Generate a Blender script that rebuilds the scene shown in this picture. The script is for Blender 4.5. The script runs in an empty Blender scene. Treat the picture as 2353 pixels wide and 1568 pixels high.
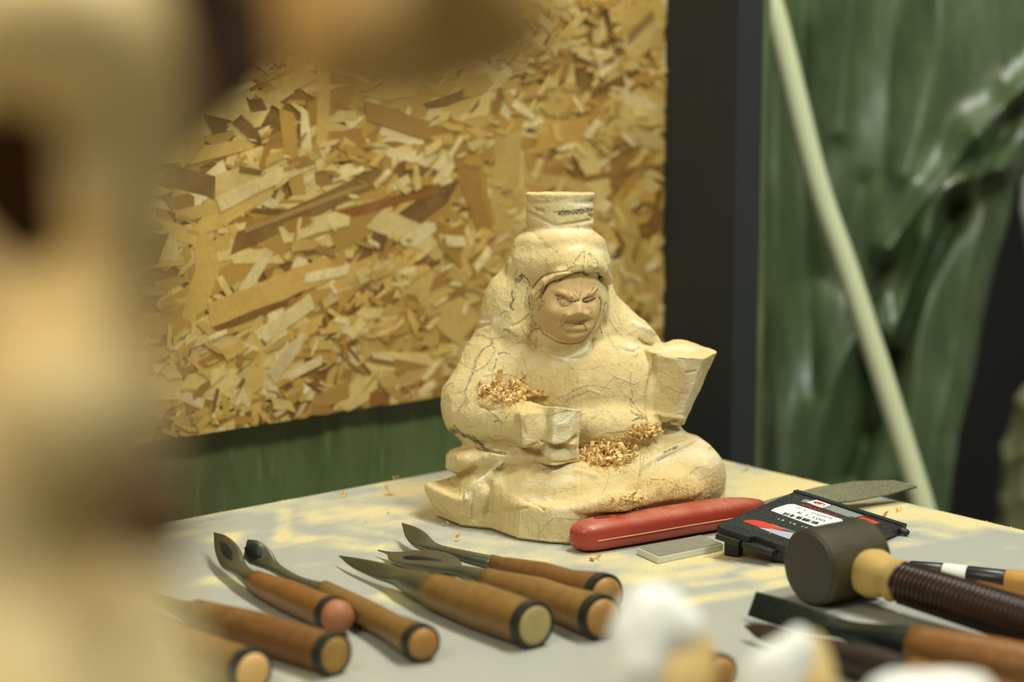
import bpy, bmesh, math, random
import numpy as np
from mathutils import Vector, Matrix
random.seed(7); np.random.seed(7)
S = bpy.context.scene
# ---------------------------------------------------------------- camera, world, lights, exposure
FPX = 5050.0; CX, CY = 1176.5, 784.0
PITCH = math.radians(9.54)
TAB = 0.75                      # table top height
CAM = Vector((0, 0, TAB + 0.37))
RT = Vector((1, 0, 0)); FW = Vector((0, math.cos(PITCH), -math.sin(PITCH))); UP = Vector((0, math.sin(PITCH), math.cos(PITCH)))
cd = bpy.data.cameras.new('camera'); cam = bpy.data.objects.new('camera', cd); S.collection.objects.link(cam)
cam.location = CAM; cam.rotation_euler = (math.pi/2 - PITCH, 0, 0)
cd.sensor_width = 36; cd.lens = FPX/2353*36; cd.clip_start = 0.02; cd.clip_end = 50
cd.dof.use_dof = True; cd.dof.focus_distance = 1.44; cd.dof.aperture_fstop = 4.1; cd.dof.aperture_blades = 9
S.camera = cam
S.view_settings.view_transform = 'Standard'; S.view_settings.look = 'None'
S.view_settings.gamma = 1; S.view_settings.use_curve_mapping = False
S.view_settings.exposure = -0.10
W = bpy.data.worlds.new('world'); S.world = W; W.use_nodes = True
W.node_tree.nodes['Background'].inputs[0].default_value = (0.86, 0.88, 0.74, 1)
W.node_tree.nodes['Background'].inputs[1].default_value = 0.25
def area(name, loc, target, size, power, col):
    l = bpy.data.lights.new(name, 'AREA'); l.shape = 'RECTANGLE'; l.size = size[0]; l.size_y = size[1]; l.energy = power; l.color = col
    o = bpy.data.objects.new(name, l); S.collection.objects.link(o); o.location = loc
    o.rotation_euler = (Vector(target) - Vector(loc)).to_track_quat('-Z', 'Y').to_euler(); return o
area('ceiling_lamp_key', (0.42, 1.66, 2.65), (0.10, 1.5, 0.8), (0.6, 0.22), 27, (1.0, 0.985, 0.90))
area('front_fill_light', (0.90, 0.70, 2.6), (0.05, 1.6, 0.85), (0.5, 0.25), 28, (0.98, 1.0, 0.90))  # unseen area light added to brighten the board wall and front faces
area('left_fill_light', (-1.0, -0.3, 2.5), (0.0, 1.5, 0.9), (1.2, 0.8), 27, (1.0, 0.90, 0.70))  # unseen fill light added behind the camera, brightens left and near faces

# ---------------------------------------------------------------- helpers
def pt(px, py, d):
    px, py, d = float(px), float(py), float(d)
    return CAM + d*(FW + RT*((px-CX)/FPX) - UP*((py-CY)/FPX))
def tab(px, py, z=0.0):
    px, py, z = float(px), float(py), float(z)
    r = FW + RT*((px-CX)/FPX) - UP*((py-CY)/FPX)
    return CAM + r*((TAB + z - CAM.z)/r.z)
def onplane(px, py, p0, n):
    r = FW + RT*((px-CX)/FPX) - UP*((py-CY)/FPX)
    return CAM + r*((p0 - CAM).dot(n)/r.dot(n))
def link(o, parent=None):
    S.collection.objects.link(o)
    if parent is not None: o.parent = parent
    return o
def tag(o, label=None, cat=None, group=None, kind=None):
    for k, v in (('label', label), ('category', cat), ('group', group), ('kind', kind)):
        if v: o[k] = v
    return o
def empty(name, loc, label, cat, group=None):
    o = bpy.data.objects.new(name, None); o.empty_display_size = 0.01; S.collection.objects.link(o); o.location = loc
    return tag(o, label, cat, group)
def obj(name, verts, faces, mat, parent=None, smooth=False, cols=None):
    me = bpy.data.meshes.new(name); me.from_pydata([tuple(v) for v in verts], [], faces); me.update()
    if smooth: me.shade_smooth()
    if cols is not None:
        ca = me.color_attributes.new('col', 'FLOAT_COLOR', 'POINT'); ca.data.foreach_set('color', np.array(cols, np.float32).ravel())
    me.materials.append(mat)
    o = bpy.data.objects.new(name, me); link(o)
    if parent is not None:
        o.parent = parent; o.matrix_parent_inverse = Matrix.Translation(-parent.location)
    return o
def obj_bm(name, bm, mat, parent=None, smooth=False, bevel=0, seg=2):
    if bevel:
        bmesh.ops.bevel(bm, geom=list(bm.edges), offset=bevel, segments=seg, profile=0.7, affect='EDGES')
    bmesh.ops.recalc_face_normals(bm, faces=bm.faces)
    me = bpy.data.meshes.new(name); bm.to_mesh(me); bm.free(); me.materials.append(mat)
    if smooth: me.shade_smooth()
    o = bpy.data.objects.new(name, me); link(o)
    if parent is not None:
        o.parent = parent; o.matrix_parent_inverse = Matrix.Translation(-parent.location)
    return o
def frame(p, x, z):
    x = Vector(x).normalized(); z = Vector(z); z = (z - x*z.dot(x)).normalized(); y = z.cross(x)
    return Matrix(((x.x, y.x, z.x, p[0]), (x.y, y.y, z.y, p[1]), (x.z, y.z, z.z, p[2]), (0, 0, 0, 1)))
def box(bm, M, sx, sy, sz):
    bmesh.ops.create_cube(bm, size=1, matrix=M @ Matrix.Diagonal((sx, sy, sz, 1)))
def prism(poly, h0, h1, bm=None):
    """poly: list of (Vector) corner points (world), extruded along world up by h0..h1"""
    bm = bm or bmesh.new(); z = Vector((0, 0, 1))
    a = [bm.verts.new(p + z*h0) for p in poly]; b = [bm.verts.new(p + z*h1) for p in poly]
    bm.faces.new(a[::-1]); bm.faces.new(b); n = len(poly)
    for i in range(n): bm.faces.new((a[i], a[(i+1) % n], b[(i+1) % n], b[i]))
    return bm
def loft(path, ws, hs, up=(0, 0, 1), n=20, e=2.0, bm=None, tilt=None, cap=True, dish=0.0):
    """sweep a superellipse section (half widths ws, half heights hs, exponent e) along path"""
    bm = bm or bmesh.new(); path = [Vector(p) for p in path]; rings = []
    N = len(path); ee = e if isinstance(e, (list, tuple)) else [e]*N
    for i, p in enumerate(path):
        t = (path[min(i+1, N-1)] - path[max(i-1, 0)]).normalized(); u = Vector(up); s = t.cross(u).normalized(); u = s.cross(t).normalized()
        if tilt:
            a = tilt[i] if isinstance(tilt, (list, tuple)) else tilt
            s, u = s*math.cos(a) + u*math.sin(a), u*math.cos(a) - s*math.sin(a)
        r = []
        for k in range(n):
            a = 2*math.pi*(k+0.5)/n; c, q = math.cos(a), math.sin(a)
            x = math.copysign(abs(c)**(2/ee[i]), c)*ws[i]; y = math.copysign(abs(q)**(2/ee[i]), q)*hs[i]
            if dish and y > 0: y -= dish*hs[i]*(1 - (x/max(ws[i], 1e-6))**2)
            r.append(bm.verts.new(p + s*x + u*y))
        rings.append(r)
    for a, b in zip(rings, rings[1:]):
        for k in range(n): bm.faces.new((a[k], a[(k+1) % n], b[(k+1) % n], b[k]))
    if cap:
        bm.faces.new(rings[0][::-1]); bm.faces.new(rings[-1])
    return bm
def crv(pts, m=6):
    """Catmull-Rom through points"""
    P = [np.array(p, float) for p in pts]; P = [2*P[0]-P[1]] + P + [2*P[-1]-P[-2]]; out = []
    for i in range(1, len(P)-2):
        for k in range(m):
            t = k/m; a, b, c, d = P[i-1:i+3]
            out.append(0.5*((2*b) + (-a+c)*t + (2*a-5*b+4*c-d)*t*t + (-a+3*b-3*c+d)*t**3))
    out.append(P[-2]); return out

# ---------------------------------------------------------------- materials
def lin(c): 
    return tuple(((v/255/12.92) if v/255 <= 0.04045 else ((v/255+0.055)/1.055)**2.4) for v in c)
class NT:
    def __init__(s, name):
        s.m = bpy.data.materials.new(name); s.m.use_nodes = True; s.t = s.m.node_tree; s.b = s.t.nodes['Principled BSDF']
        s.co = s.t.nodes.new('ShaderNodeTexCoord')
    def n(s, typ, **kw):
        x = s.t.nodes.new(typ)
        for k, v in kw.items():
            if k.startswith('_'): setattr(x, k[1:], v)
            else:
                i = x.inputs[int(k[1:])] if k[0] == 'i' and k[1:].isdigit() else x.inputs[k]
                if isinstance(v, bpy.types.NodeSocket): s.t.links.new(v, i)
                else: i.default_value = v
        return x
    def noise(s, scale, detail=4, stretch=None, rough=0.5, coord='Object', dist=0.0):
        v = s.co.outputs[coord]
        if stretch: v = s.n('ShaderNodeVectorMath', _operation='MULTIPLY', i0=v, i1=stretch).outputs[0]
        return s.n('ShaderNodeTexNoise', i0=v, Scale=scale, Detail=detail, Roughness=rough, Distortion=dist).outputs['Fac']
    def ramp(s, fac, stops):
        r = s.n('ShaderNodeValToRGB', i0=fac); el = r.color_ramp.elements
        while len(el) < len(stops): el.new(0.5)
        for e, (p, c) in zip(el, stops): e.position = p; e.color = tuple(c)+(1,) if isinstance(c, tuple) else (c, c, c, 1)
        return r.outputs[0]
    def mix(s, f, a, b, blend='MIX'):
        x = s.n('ShaderNodeMix', _data_type='RGBA', _blend_type=blend)
        for i, v in ((0, f), (6, a), (7, b)):
            if isinstance(v, bpy.types.NodeSocket): s.t.links.new(v, x.inputs[i])
            else: x.inputs[i].default_value = v if i == 0 else tuple(v)+(1,)
        return x.outputs[2]
    def math(s, op, a, b=0.0, c=0.0): return s.n('ShaderNodeMath', _operation=op, i0=a, i1=b, i2=c).outputs[0]
    def out(s, col, rough=0.6, bump=None, strength=0.3, dist=0.0005, **kw):
        def put(name, v):
            i = s.b.inputs[name]
            if isinstance(v, bpy.types.NodeSocket): s.t.links.new(v, i)
            else: i.default_value = tuple(v)+(1,) if isinstance(v, tuple) and len(v) == 3 and i.type == 'RGBA' else v
        put('Base Color', col); put('Roughness', rough)
        for k, v in kw.items(): put(k.replace('_', ' '), v)
        if bump is not None:
            b = s.n('ShaderNodeBump', Strength=strength, Distance=dist, Height=bump); s.t.links.new(b.outputs[0], s.b.inputs['Normal'])
        return s.m
def wood(name, c1, c2, scale=60, stretch=(1, 1, 0.08), rough=0.55, knots=0.0, strength=0.25, dark=None, spec=0.4):
    t = NT(name); f = t.noise(scale, 5, stretch, 0.6, dist=0.6); g = t.noise(12, 3)
    col = t.mix(t.ramp(f, [(0.3, 0.0), (0.7, 1.0)]), lin(c1), lin(c2))
    col = t.mix(t.math('MULTIPLY', t.ramp(g, [(0.4, 0.0), (0.75, 1.0)]), 0.5), col, lin(dark or tuple(int(v*0.7) for v in c1)))
    return t.out(col, rough, f, strength, 0.0004, Specular_IOR_Level=spec)
def plain(name, c, rough=0.5, metal=0.0, var=0.15, scale=80, bump=0.1, spec=0.5, dust=0.0, dustc=(205, 175, 105), coat=0.0):
    t = NT(name); f = t.noise(scale, 5); base = lin(c)
    col = t.mix(f, tuple(v*(1-var) for v in base), tuple(min(1, v*(1+var)) for v in base))
    if dust:
        g = t.noise(900, 2); geo = t.n('ShaderNodeNewGeometry'); nz = t.n('ShaderNodeSeparateXYZ', i0=geo.outputs['Normal']).outputs[2]
        h = t.noise(35, 3); k = t.math('MULTIPLY', t.ramp(g, [(0.52, 0.0), (0.62, 1.0)]), t.math('MULTIPLY', t.ramp(nz, [(0.2, 0.0), (0.8, 1.0)]), t.ramp(h, [(0.3, 0.15), (0.65, 1.0)])))
        k = t.math('MULTIPLY', k, dust); col = t.mix(k, col, lin(dustc)); 
        rough = t.math('ADD', t.math('MULTIPLY', k, 1-rough), rough)
    return t.out(col, rough, f, bump, 0.0003, Metallic=metal, Specular_IOR_Level=spec, Coat_Weight=coat)

GRID = 5.6

# ================================================================ the carved figure (numpy signed distance sculpt)
SU = 1.53/FPX                                   # one sculpt unit in metres (0.3 mm)
O3 = tab(1330, 1173); X0 = O3.x/SU
cph, sph = math.cos(PITCH), math.sin(PITCH)
ORG = CAM + FW*1.53 + UP*(-(1173-CY)/FPX*1.53)  # sculpt origin (x right, y up, w toward viewer)
def Q(px, py, w=0.0):
    d = 1.53 - w*SU
    return np.array([(px-CX)/FPX*d/SU - (1330-CX), -(py-CY)/FPX*d/SU + (1173-CY), w])
X0 = 0.0
def to_world(P):
    o = np.array(CAM + FW*1.53 + RT*((1330-CX)/FPX*1.53) - UP*((1173-CY)/FPX*1.53))
    A = np.array([RT, UP, -FW])
    return o + (P*SU) @ A
def to_pix(P):
    d = 1.53 - P[:, 2]*SU
    return (P[:, 0] + (1330-CX))*SU/d*FPX + CX, (-P[:, 1] + (1173-CY))*SU/d*FPX + CY
def vnoise(P, scale, seed=0, octs=1):
    out = np.zeros(len(P)); amp = 1.0; tot = 0
    for o in range(octs):
        q = P*scale + seed*17.3; i = np.floor(q).astype(np.int64); f = q - i; f = f*f*(3-2*f); r = 0
        for dx in (0, 1):
            for dy in (0, 1):
                for dz in (0, 1):
                    h = (i[:, 0]+dx)*374761393 + (i[:, 1]+dy)*668265263 + (i[:, 2]+dz)*2147483647 + (seed+o)*1274126177
                    h = (h ^ (h >> 13))*1274126177; h = (h ^ (h >> 16)) & 0xffff
                    w = (f[:, 0] if dx else 1-f[:, 0])*(f[:, 1] if dy else 1-f[:, 1])*(f[:, 2] if dz else 1-f[:, 2])
                    r = r + w*(h/65535.0)
        out += amp*r; tot += amp; amp *= 0.5; scale *= 2.0
    return out/tot
def rotm(ax, ay, az):
    return np.array(Matrix.Rotation(math.radians(az), 3, 'Z') @ Matrix.Rotation(math.radians(ay), 3, 'Y') @ Matrix.Rotation(math.radians(ax), 3, 'X'))
def sd_ell(P, c, r, R=None):
    q = P - c
    if R is not None: q = q @ R
    r = np.array(r, float); k0 = np.linalg.norm(q/r, axis=1); k1 = np.linalg.norm(q/(r*r), axis=1) + 1e-9
    return k0*(k0-1)/k1
def sd_box(P, c, h, R=None, rad=5):
    q = P - c
    if R is not None: q = q @ R
    q = np.abs(q) - (np.array(h, float) - rad)
    return np.linalg.norm(np.maximum(q, 0), axis=1) + np.minimum(q.max(1), 0) - rad
def sd_cap(P, a, b, ra, rb):
    ab = b-a; t = np.clip(((P-a) @ ab)/(ab @ ab), 0, 1)
    return np.linalg.norm(P - a - t[:, None]*ab, axis=1) - (ra + (rb-ra)*t)
def sd_poly(x, y, poly):
    n = len(poly); d = np.full(len(x), 1e18); s = np.ones(len(x))
    for i in range(n):
        (ax, ay), (bx, by) = poly[i], poly[i-1]
        ex, ey = bx-ax, by-ay; wx, wy = x-ax, y-ay
        t = np.clip((wx*ex+wy*ey)/(ex*ex+ey*ey), 0, 1); d = np.minimum(d, (wx-ex*t)**2 + (wy-ey*t)**2)
        c1, c2, c3 = y >= ay, y < by, ex*wy > ey*wx
        f = (c1 & c2 & c3) | (~c1 & ~c2 & ~c3); s = np.where(f, -s, s)
    return s*np.sqrt(d)
def smin(a, b, k):
    h = np.clip(0.5+0.5*(b-a)/k, 0, 1); return b + (a-b)*h - k*h*(1-h)
def smax(a, b, k): return -smin(-a, -b, k)
def gz(P):   # height above the table / depth, in sculpt units
    return P[:, 1]*cph + P[:, 2]*sph, P[:, 1]*sph - P[:, 2]*cph
def tabq(px, py):
    p = tab(px, py) - Vector(to_world(np.array([[0.0, 0, 0]]))[0])
    return (p.x/SU, p.y/SU)
FOOT = [tabq(*p) for p in ((1000, 1190), (1058, 1213), (1125, 1220), (1190, 1243), (1262, 1252), (1330, 1256), (1440, 1252), (1560, 1218), (1672, 1145))] + [(320, 260), (150, 400), (-60, 400), (-220, 220)]
FB = [(1220, 704, 70), (1230, 676, 90), (1252, 649, 106), (1288, 631, 119), (1325, 618, 122), (1358, 614, 112), (1386, 621, 84), (1399, 645, 45)]
class Acc:
    """running smooth union that evaluates a primitive only near its own bounding ball"""
    def __init__(s, P, d): s.P, s.d = P, d
    def put(s, fn, c, R, k):
        q = s.P - c; m = np.nonzero(np.einsum('ij,ij->i', q, q) < (np.clip(s.d, 0, 1e4) + R + k + 4)**2)[0]
        if len(m): s.d[m] = smin(s.d[m], fn(s.P[m]), k)
    def ell(s, c, r, k, R=None): s.put(lambda P: sd_ell(P, c, r, R), c, max(r), k)
    def box(s, c, h, k, R=None, rad=5): s.put(lambda P: sd_box(P, c, h, R, rad), c, math.hypot(*h), k)
    def cap(s, a, b, ra, rb, k): s.put(lambda P: sd_cap(P, a, b, ra, rb), (a+b)/2, np.linalg.norm(a-b)/2+max(ra, rb), k)
def held_block(P):
    q = P - Q(1545, 885, 40); R = rotm(3, -22, -13); q = q @ R; tp = 1 + 0.0032*q[:, 1]; e = np.full(len(P), -1e9)
    for a, h in [(0, 68), (48, 76), (88, 66), (135, 76), (180, 72), (232, 72), (272, 62), (318, 72)]:
        a = math.radians(a); e = smax(e, q[:, 0]*math.cos(a) + q[:, 2]*math.sin(a) - h*tp*0.88, 2.5)
    t = P - Q(1560, 808, 60); up = t[:, 1]*cph + t[:, 2]*sph
    e = smax(e, up + 0.05*t[:, 0] - 2*np.sin(t[:, 0]/14) - 12*np.clip((20-t[:, 2])/60, -.3, 1)*np.exp(-((t[:, 0]-15)/50)**2), 3); return smax(e, -q[:, 1] - 86, 5)
def topknot(P):
    q = P - Q(1287, 500, -5); ang = np.arctan2(q[:, 2], q[:, 0]); yy = q[:, 1] + 0.10*q[:, 2]
    kn = np.linalg.norm(q[:, [0, 2]]*np.array([1.0, 1.08]), axis=1)
    rr = 78 - 4*np.exp(-((yy-36)/5)**2)*(0.5+0.5*np.sin(ang*3)) - 5*np.exp(-((yy+26)/9)**2) + 1.5*np.sin(ang*5) + 2*np.exp(-((yy-52)/6)**2)
    return smax(smax(kn - rr, yy - 57, 2.5), -60 - yy, 5)
def tq3(px, py, z):
    p = tab(px, py, z) - Vector(to_world(np.array([[0.0, 0, 0]]))[0]); return np.array([p.x/SU, p.y/SU])
_a, _b = tq3(1375, 1226, .0099), tq3(1650, 1181, .0104); _t = (_b-_a)/np.linalg.norm(_b-_a); KN = np.array([-_t[1], _t[0]]); KA = _a + KN*(.0136/SU)
def sdf_figure(P):
    z, y = gz(P)
    fp = sd_poly(P[:, 0], y, FOOT)
    hz = 74 + 26*np.clip((P[:, 0]+200)/300, 0, 1) + 5*np.sin(P[:, 0]/33)
    d = smax(fp + 1.1*np.clip(7-z, 0, 7) + z*(0.10 + 0.42*np.clip((-P[:, 0]-200)/130, 0, 1)*-1), z - hz, 16)     # plinth
    A = Acc(P, d)
    A.ell(Q(1335, 1130, 95), (285, 92, 165), 20)                              # crossed legs
    A.ell(Q(1125, 1122, 55), (118, 44, 105), 12, rotm(0, 0, 8))
    A.ell(Q(1558, 1092, 10), (108, 100, 130), 16, rotm(0, 12, -14))           # far knee
    A.cap(Q(1540, 1040, 30), Q(1440, 1110, 170), 50, 60, 22)
    A.ell(Q(1096, 1055, 45), (70, 30, 80), 8, rotm(0, 0, -8))                 # sleeve end
    A.ell(Q(1078, 1062, 66), (54, 30, 60), 12, rotm(0, 0, 10))
    A.ell(Q(1335, 900, -25), (205, 190, 120), 25)                             # trunk
    A.ell(Q(1330, 1000, -40), (240, 120, 120), 26)
    A.ell(Q(1385, 905, 55), (135, 125, 75), 25)                               # chest
    A.ell(Q(1400, 985, 85), (120, 60, 75), 20)                                # belly
    A.cap(Q(1165, 815, -5), Q(1096, 926, 35), 82, 84, 20)                     # near arm
    A.cap(Q(1190, 780, -20), Q(1130, 830, 0), 66, 68, 20)
    A.cap(Q(1088, 952, 55), Q(1245, 984, 195), 66, 48, 12)
    A.cap(Q(1105, 1004, 62), Q(1230, 1022, 150), 42, 36, 16)                    # forearm
    A.box(Q(1275, 980, 205), (40, 42, 46), 6, rotm(-6, 38, -8), 5)            # fist
    A.box(Q(1225, 985, 205), (34, 40, 36), 10, rotm(0, 12, 4), 10)
    A.box(Q(1282, 1040, 198), (38, 21, 34), 5, rotm(10, 30, 8), 6)
    A.ell(Q(1200, 1052, 150), (90, 30, 60), 10)
    A.ell(Q(1150, 1058, 100), (105, 34, 74), 12)
    A.cap(Q(1470, 800, -30), Q(1300, 760, -40), 50, 95, 24)                   # far shoulder
    A.cap(Q(1490, 800, -20), Q(1480, 860, 0), 26, 56, 16)
    A.put(held_block, Q(1545, 885, 40), 150, 8)
    A.cap(Q(1495, 955, 10), Q(1450, 900, 20), 52, 60, 14)
    A.ell(Q(1207, 705, -20), (100, 100, 95), 26, rotm(0, 0, 12))              # hair falling on the shoulders
    A.ell(Q(1165, 745, -20), (74, 62, 80), 24, rotm(0, 0, 40))
    A.cap(Q(1215, 640, 30), Q(1185, 760, 45), 42, 40, 14)
    A.cap(Q(1370, 640, 0), Q(1400, 760, 25), 34, 36, 12)
    A.cap(Q(1380, 700, -20), Q(1450, 775, 0), 40, 50, 16)
    A.ell(Q(1310, 770, 40), (95, 48, 62), 10)                                 # neck folds
    A.ell(Q(1283, 612, 0), (122, 84, 108), 12, rotm(0, 0, 2))                 # head
    A.ell(Q(1286, 560, 0), (106, 40, 95), 20)
    A.ell(Q(1312, 703, 52), (90, 96, 58), 2, rotm(6, 14, -6))
    A.ell(Q(1312, 703, 62), (84, 92, 72), 2, rotm(6, 14, -6))                 # face set back under the hair band
    A.ell(Q(1322, 745, 72), (55, 46, 58), 14)
    for a, b in zip(FB, FB[1:]): A.cap(Q(*a), Q(*b), 11, 11, 6)
    A.ell(Q(1318, 606, 82), (72, 40, 42), 16)
    A.put(topknot, Q(1287, 500, -5), 115, 9)
    kn = -((P[:, 0]-KA[0])*KN[0] + (y-KA[1])*KN[1])                           # room for the knife handle lying against the base
    A.d = smax(A.d, -np.maximum(-kn, z - 66), 16)
    return smax(A.d, -(z - 0.8), 2)                                           # flat underside
def surface_net(lo, hi, h, fn):
    n = [int((b-a)/h)+2 for a, b in zip(lo, hi)]
    ax = [lo[i] + h*np.arange(n[i]) for i in range(3)]
    G = np.stack(np.meshgrid(*ax, indexing='ij'), -1).reshape(-1, 3)
    ncr = [k//4+2 for k in n]; C = np.stack(np.meshgrid(*[lo[i] + 4*h*np.arange(ncr[i]) for i in range(3)], indexing='ij'), -1).reshape(-1, 3)
    Dc = fn(C).reshape(ncr); ij = [np.round(np.arange(k)/4).astype(int) for k in n]; D = Dc[np.ix_(*ij)].ravel().copy()
    near = np.nonzero(np.abs(D) < 7*h)[0]
    for i in range(0, len(near), 300000): D[near[i:i+300000]] = fn(G[near[i:i+300000]])
    D = D.reshape(n)
    I = D < 0; m = [k-1 for k in n]
    c = sum(I[a:a+m[0], b:b+m[1], e:e+m[2]].astype(int) for a in (0, 1) for b in (0, 1) for e in (0, 1))
    act = (c > 0) & (c < 8); idx = -np.ones(m, int); idx[act] = np.arange(act.sum())
    acc = np.zeros(list(m)+[3]); cnt = np.zeros(m)
    for axis in range(3):
        for u in (0, 1):
            for v in (0, 1):
                o = [0, 0, 0]; others = [k for k in range(3) if k != axis]; o[others[0]] = u; o[others[1]] = v
                a = D[o[0]:o[0]+m[0], o[1]:o[1]+m[1], o[2]:o[2]+m[2]]; o2 = list(o); o2[axis] = 1
                b = D[o2[0]:o2[0]+m[0], o2[1]:o2[1]+m[1], o2[2]:o2[2]+m[2]]
                cr = (a < 0) != (b < 0); t = np.where(cr, a/np.where(cr, a-b, 1), 0)
                acc[..., axis] += np.where(cr, t, 0); acc[..., others[0]] += np.where(cr, u, 0); acc[..., others[1]] += np.where(cr, v, 0); cnt += cr
    ii = np.argwhere(act); V = (ii + acc[act]/cnt[act][:, None])*h + np.array(lo)
    F = []
    for axis in range(3):
        o1, o2 = [(1, 2), (2, 0), (0, 1)][axis]
        sl = [slice(1, -1)]*3; sl[axis] = slice(0, -1)
        a = I[tuple(sl)]; sb = list(sl); sb[axis] = slice(1, None); b = I[tuple(sb)]
        for pol in (0, 1):
            e = np.argwhere((a & ~b) if pol == 0 else (~a & b)) 
            e = e + np.array([0 if k == axis else 1 for k in range(3)])
            q = []
            for s1, s2 in ((0, 0), (-1, 0), (-1, -1), (0, -1)):
                j = e.copy(); j[:, o1] += s1; j[:, o2] += s2; q.append(idx[j[:, 0], j[:, 1], j[:, 2]])
            q = np.stack(q if pol == 0 else q[::-1], 1); F.append(q)
    F = np.concatenate(F); F = F[(F >= 0).all(1)]
    return V, F
def net_mesh(name, V, F, levels):
    me = bpy.data.meshes.new(name); me.vertices.add(len(V)); me.vertices.foreach_set('co', np.asarray(V, np.float32).ravel())
    me.loops.add(F.size); me.loops.foreach_set('vertex_index', F.ravel().astype(np.int32)); me.polygons.add(len(F))
    me.polygons.foreach_set('loop_start', np.arange(0, F.size, 4, dtype=np.int32)); me.update(calc_edges=True); me.validate()
    if levels:
        o = bpy.data.objects.new('tmp', me); S.collection.objects.link(o); md = o.modifiers.new('s', 'SUBSURF'); md.levels = md.render_levels = levels
        dg = bpy.context.evaluated_depsgraph_get(); m2 = bpy.data.meshes.new_from_object(o.evaluated_get(dg)); bpy.data.objects.remove(o); bpy.data.meshes.remove(me); me = m2; me.name = name
    return me
def get_co(me):
    a = np.empty(len(me.vertices)*3, np.float32); me.vertices.foreach_get('co', a); return a.reshape(-1, 3).astype(float)
def get_no(me):
    a = np.empty(len(me.vertices)*3, np.float32); me.vertex_normals.foreach_get('vector', a); return a.reshape(-1, 3).astype(float)
def set_co(me, V): me.vertices.foreach_set('co', V.astype(np.float32).ravel()); me.update()
def project(V, fn, it=2):
    for _ in range(it):
        d = fn(V); e = 0.7
        g = np.stack([fn(V + np.array(v)*e) - d for v in ((1, 0, 0), (0, 1, 0), (0, 0, 1))], 1)/e
        gn = np.linalg.norm(g, axis=1); ok = gn > 0.3
        V = V - np.where(ok, np.clip(d, -6, 6)/np.maximum(gn, 0.3)**2, 0)[:, None]*g
    return V

# ---- relief and pencil maps, drawn on a plane facing the front of the figure (2 samples per unit)
RX, RY, RW, RH, RS = 950, 410, 760, 880, 2
def blank(): return np.zeros((RH*RS, RW*RS), np.float32)
Hm, Pm, Fm = blank(), blank(), blank()           # relief, pencil plus a painted chin shadow, fresh-cut paleness
def stamp(mp, a, b, w, v, mode='max', soft=1.0):
    ax, ay, bx, by = (a[0]-RX)*RS, (a[1]-RY)*RS, (b[0]-RX)*RS, (b[1]-RY)*RS; w = w*RS; pad = w*(1+soft)+2
    x0, x1 = int(max(0, min(ax, bx)-pad)), int(min(mp.shape[1], max(ax, bx)+pad)); y0, y1 = int(max(0, min(ay, by)-pad)), int(min(mp.shape[0], max(ay, by)+pad))
    if x1 <= x0 or y1 <= y0: return
    yy, xx = np.mgrid[y0:y1, x0:x1]; ex, ey = bx-ax, by-ay; L = ex*ex+ey*ey+1e-6
    t = np.clip(((xx-ax)*ex+(yy-ay)*ey)/L, 0, 1); dd = np.hypot(xx-ax-ex*t, yy-ay-ey*t)
    k = np.clip(1-(dd-w)/(w*soft+1e-6), 0, 1) if mode == 'pen' else np.exp(-(dd/w)**2)
    s = mp[y0:y1, x0:x1]
    if mode == 'pen' or mode == 'max': np.maximum(s, k*v, out=s)
    elif mode == 'min': np.minimum(s, -k*v, out=s)
Z = {'F': (7.468, 1200, 600), 'H': (3.92, 1130, 420), 'A': (4.611, 1000, 740), 'B': (4.126, 1300, 700), 'C': (3.18, 960, 820), 'G': (6.27, 960, 1020), 'T': (3.18, 960, 420), 'P': (1, 0, 0)}
def cz(k, p): z, x, y = Z[k]; return [(x+a/z, y+b/z) for a, b in p]
def pen(k, p, w=0.9, v=0.6, rep=1, jit=0.0):
    p = cz(k, p)
    for r in range(rep):
        q = crv([(x+random.uniform(-jit, jit), y+random.uniform(-jit, jit)) for x, y in p], 5) if len(p) > 2 else [p[0], p[1]]
        for a, b in zip(q, q[1:]): stamp(Pm, a, b, w*random.uniform(.55, 1.05), v*random.uniform(.4, 1.0), 'pen', 0.8)
def hatch(k, p, half, v=0.8, w=0.7, step=2.0, slant=0.3):
    q = crv(cz(k, p), 12); acc = 0
    for a, b in zip(q, q[1:]):
        L = math.dist(a, b); acc += L
        while acc > step:
            acc -= step; h = half*random.uniform(.5, 1.1); dx = h*slant + random.uniform(-1, 1)
            stamp(Pm, (a[0]-dx, a[1]-h), (a[0]+dx, a[1]+h), w*random.uniform(.6, 1.2), v*random.uniform(.5, 1), 'pen', .9)
def groove(k, p, w, v):
    q = crv(cz(k, p), 5)
    for a, b in zip(q, q[1:]): stamp(Hm, a, b, w, v, 'min')
R1 = blank()
def ridge(k, p, w, v):
    q = crv(cz(k, p), 5)
    for a, b in zip(q, q[1:]): stamp(R1, a, b, w, v, 'max')
fresh_l = []
def fresh(k, p, w, v):
    q = crv(cz(k, p), 4) if len(p) > 2 else cz(k, p)
    for a, b in zip(q, q[1:]): stamp(Fm, a, b, w, v, 'max')
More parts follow.
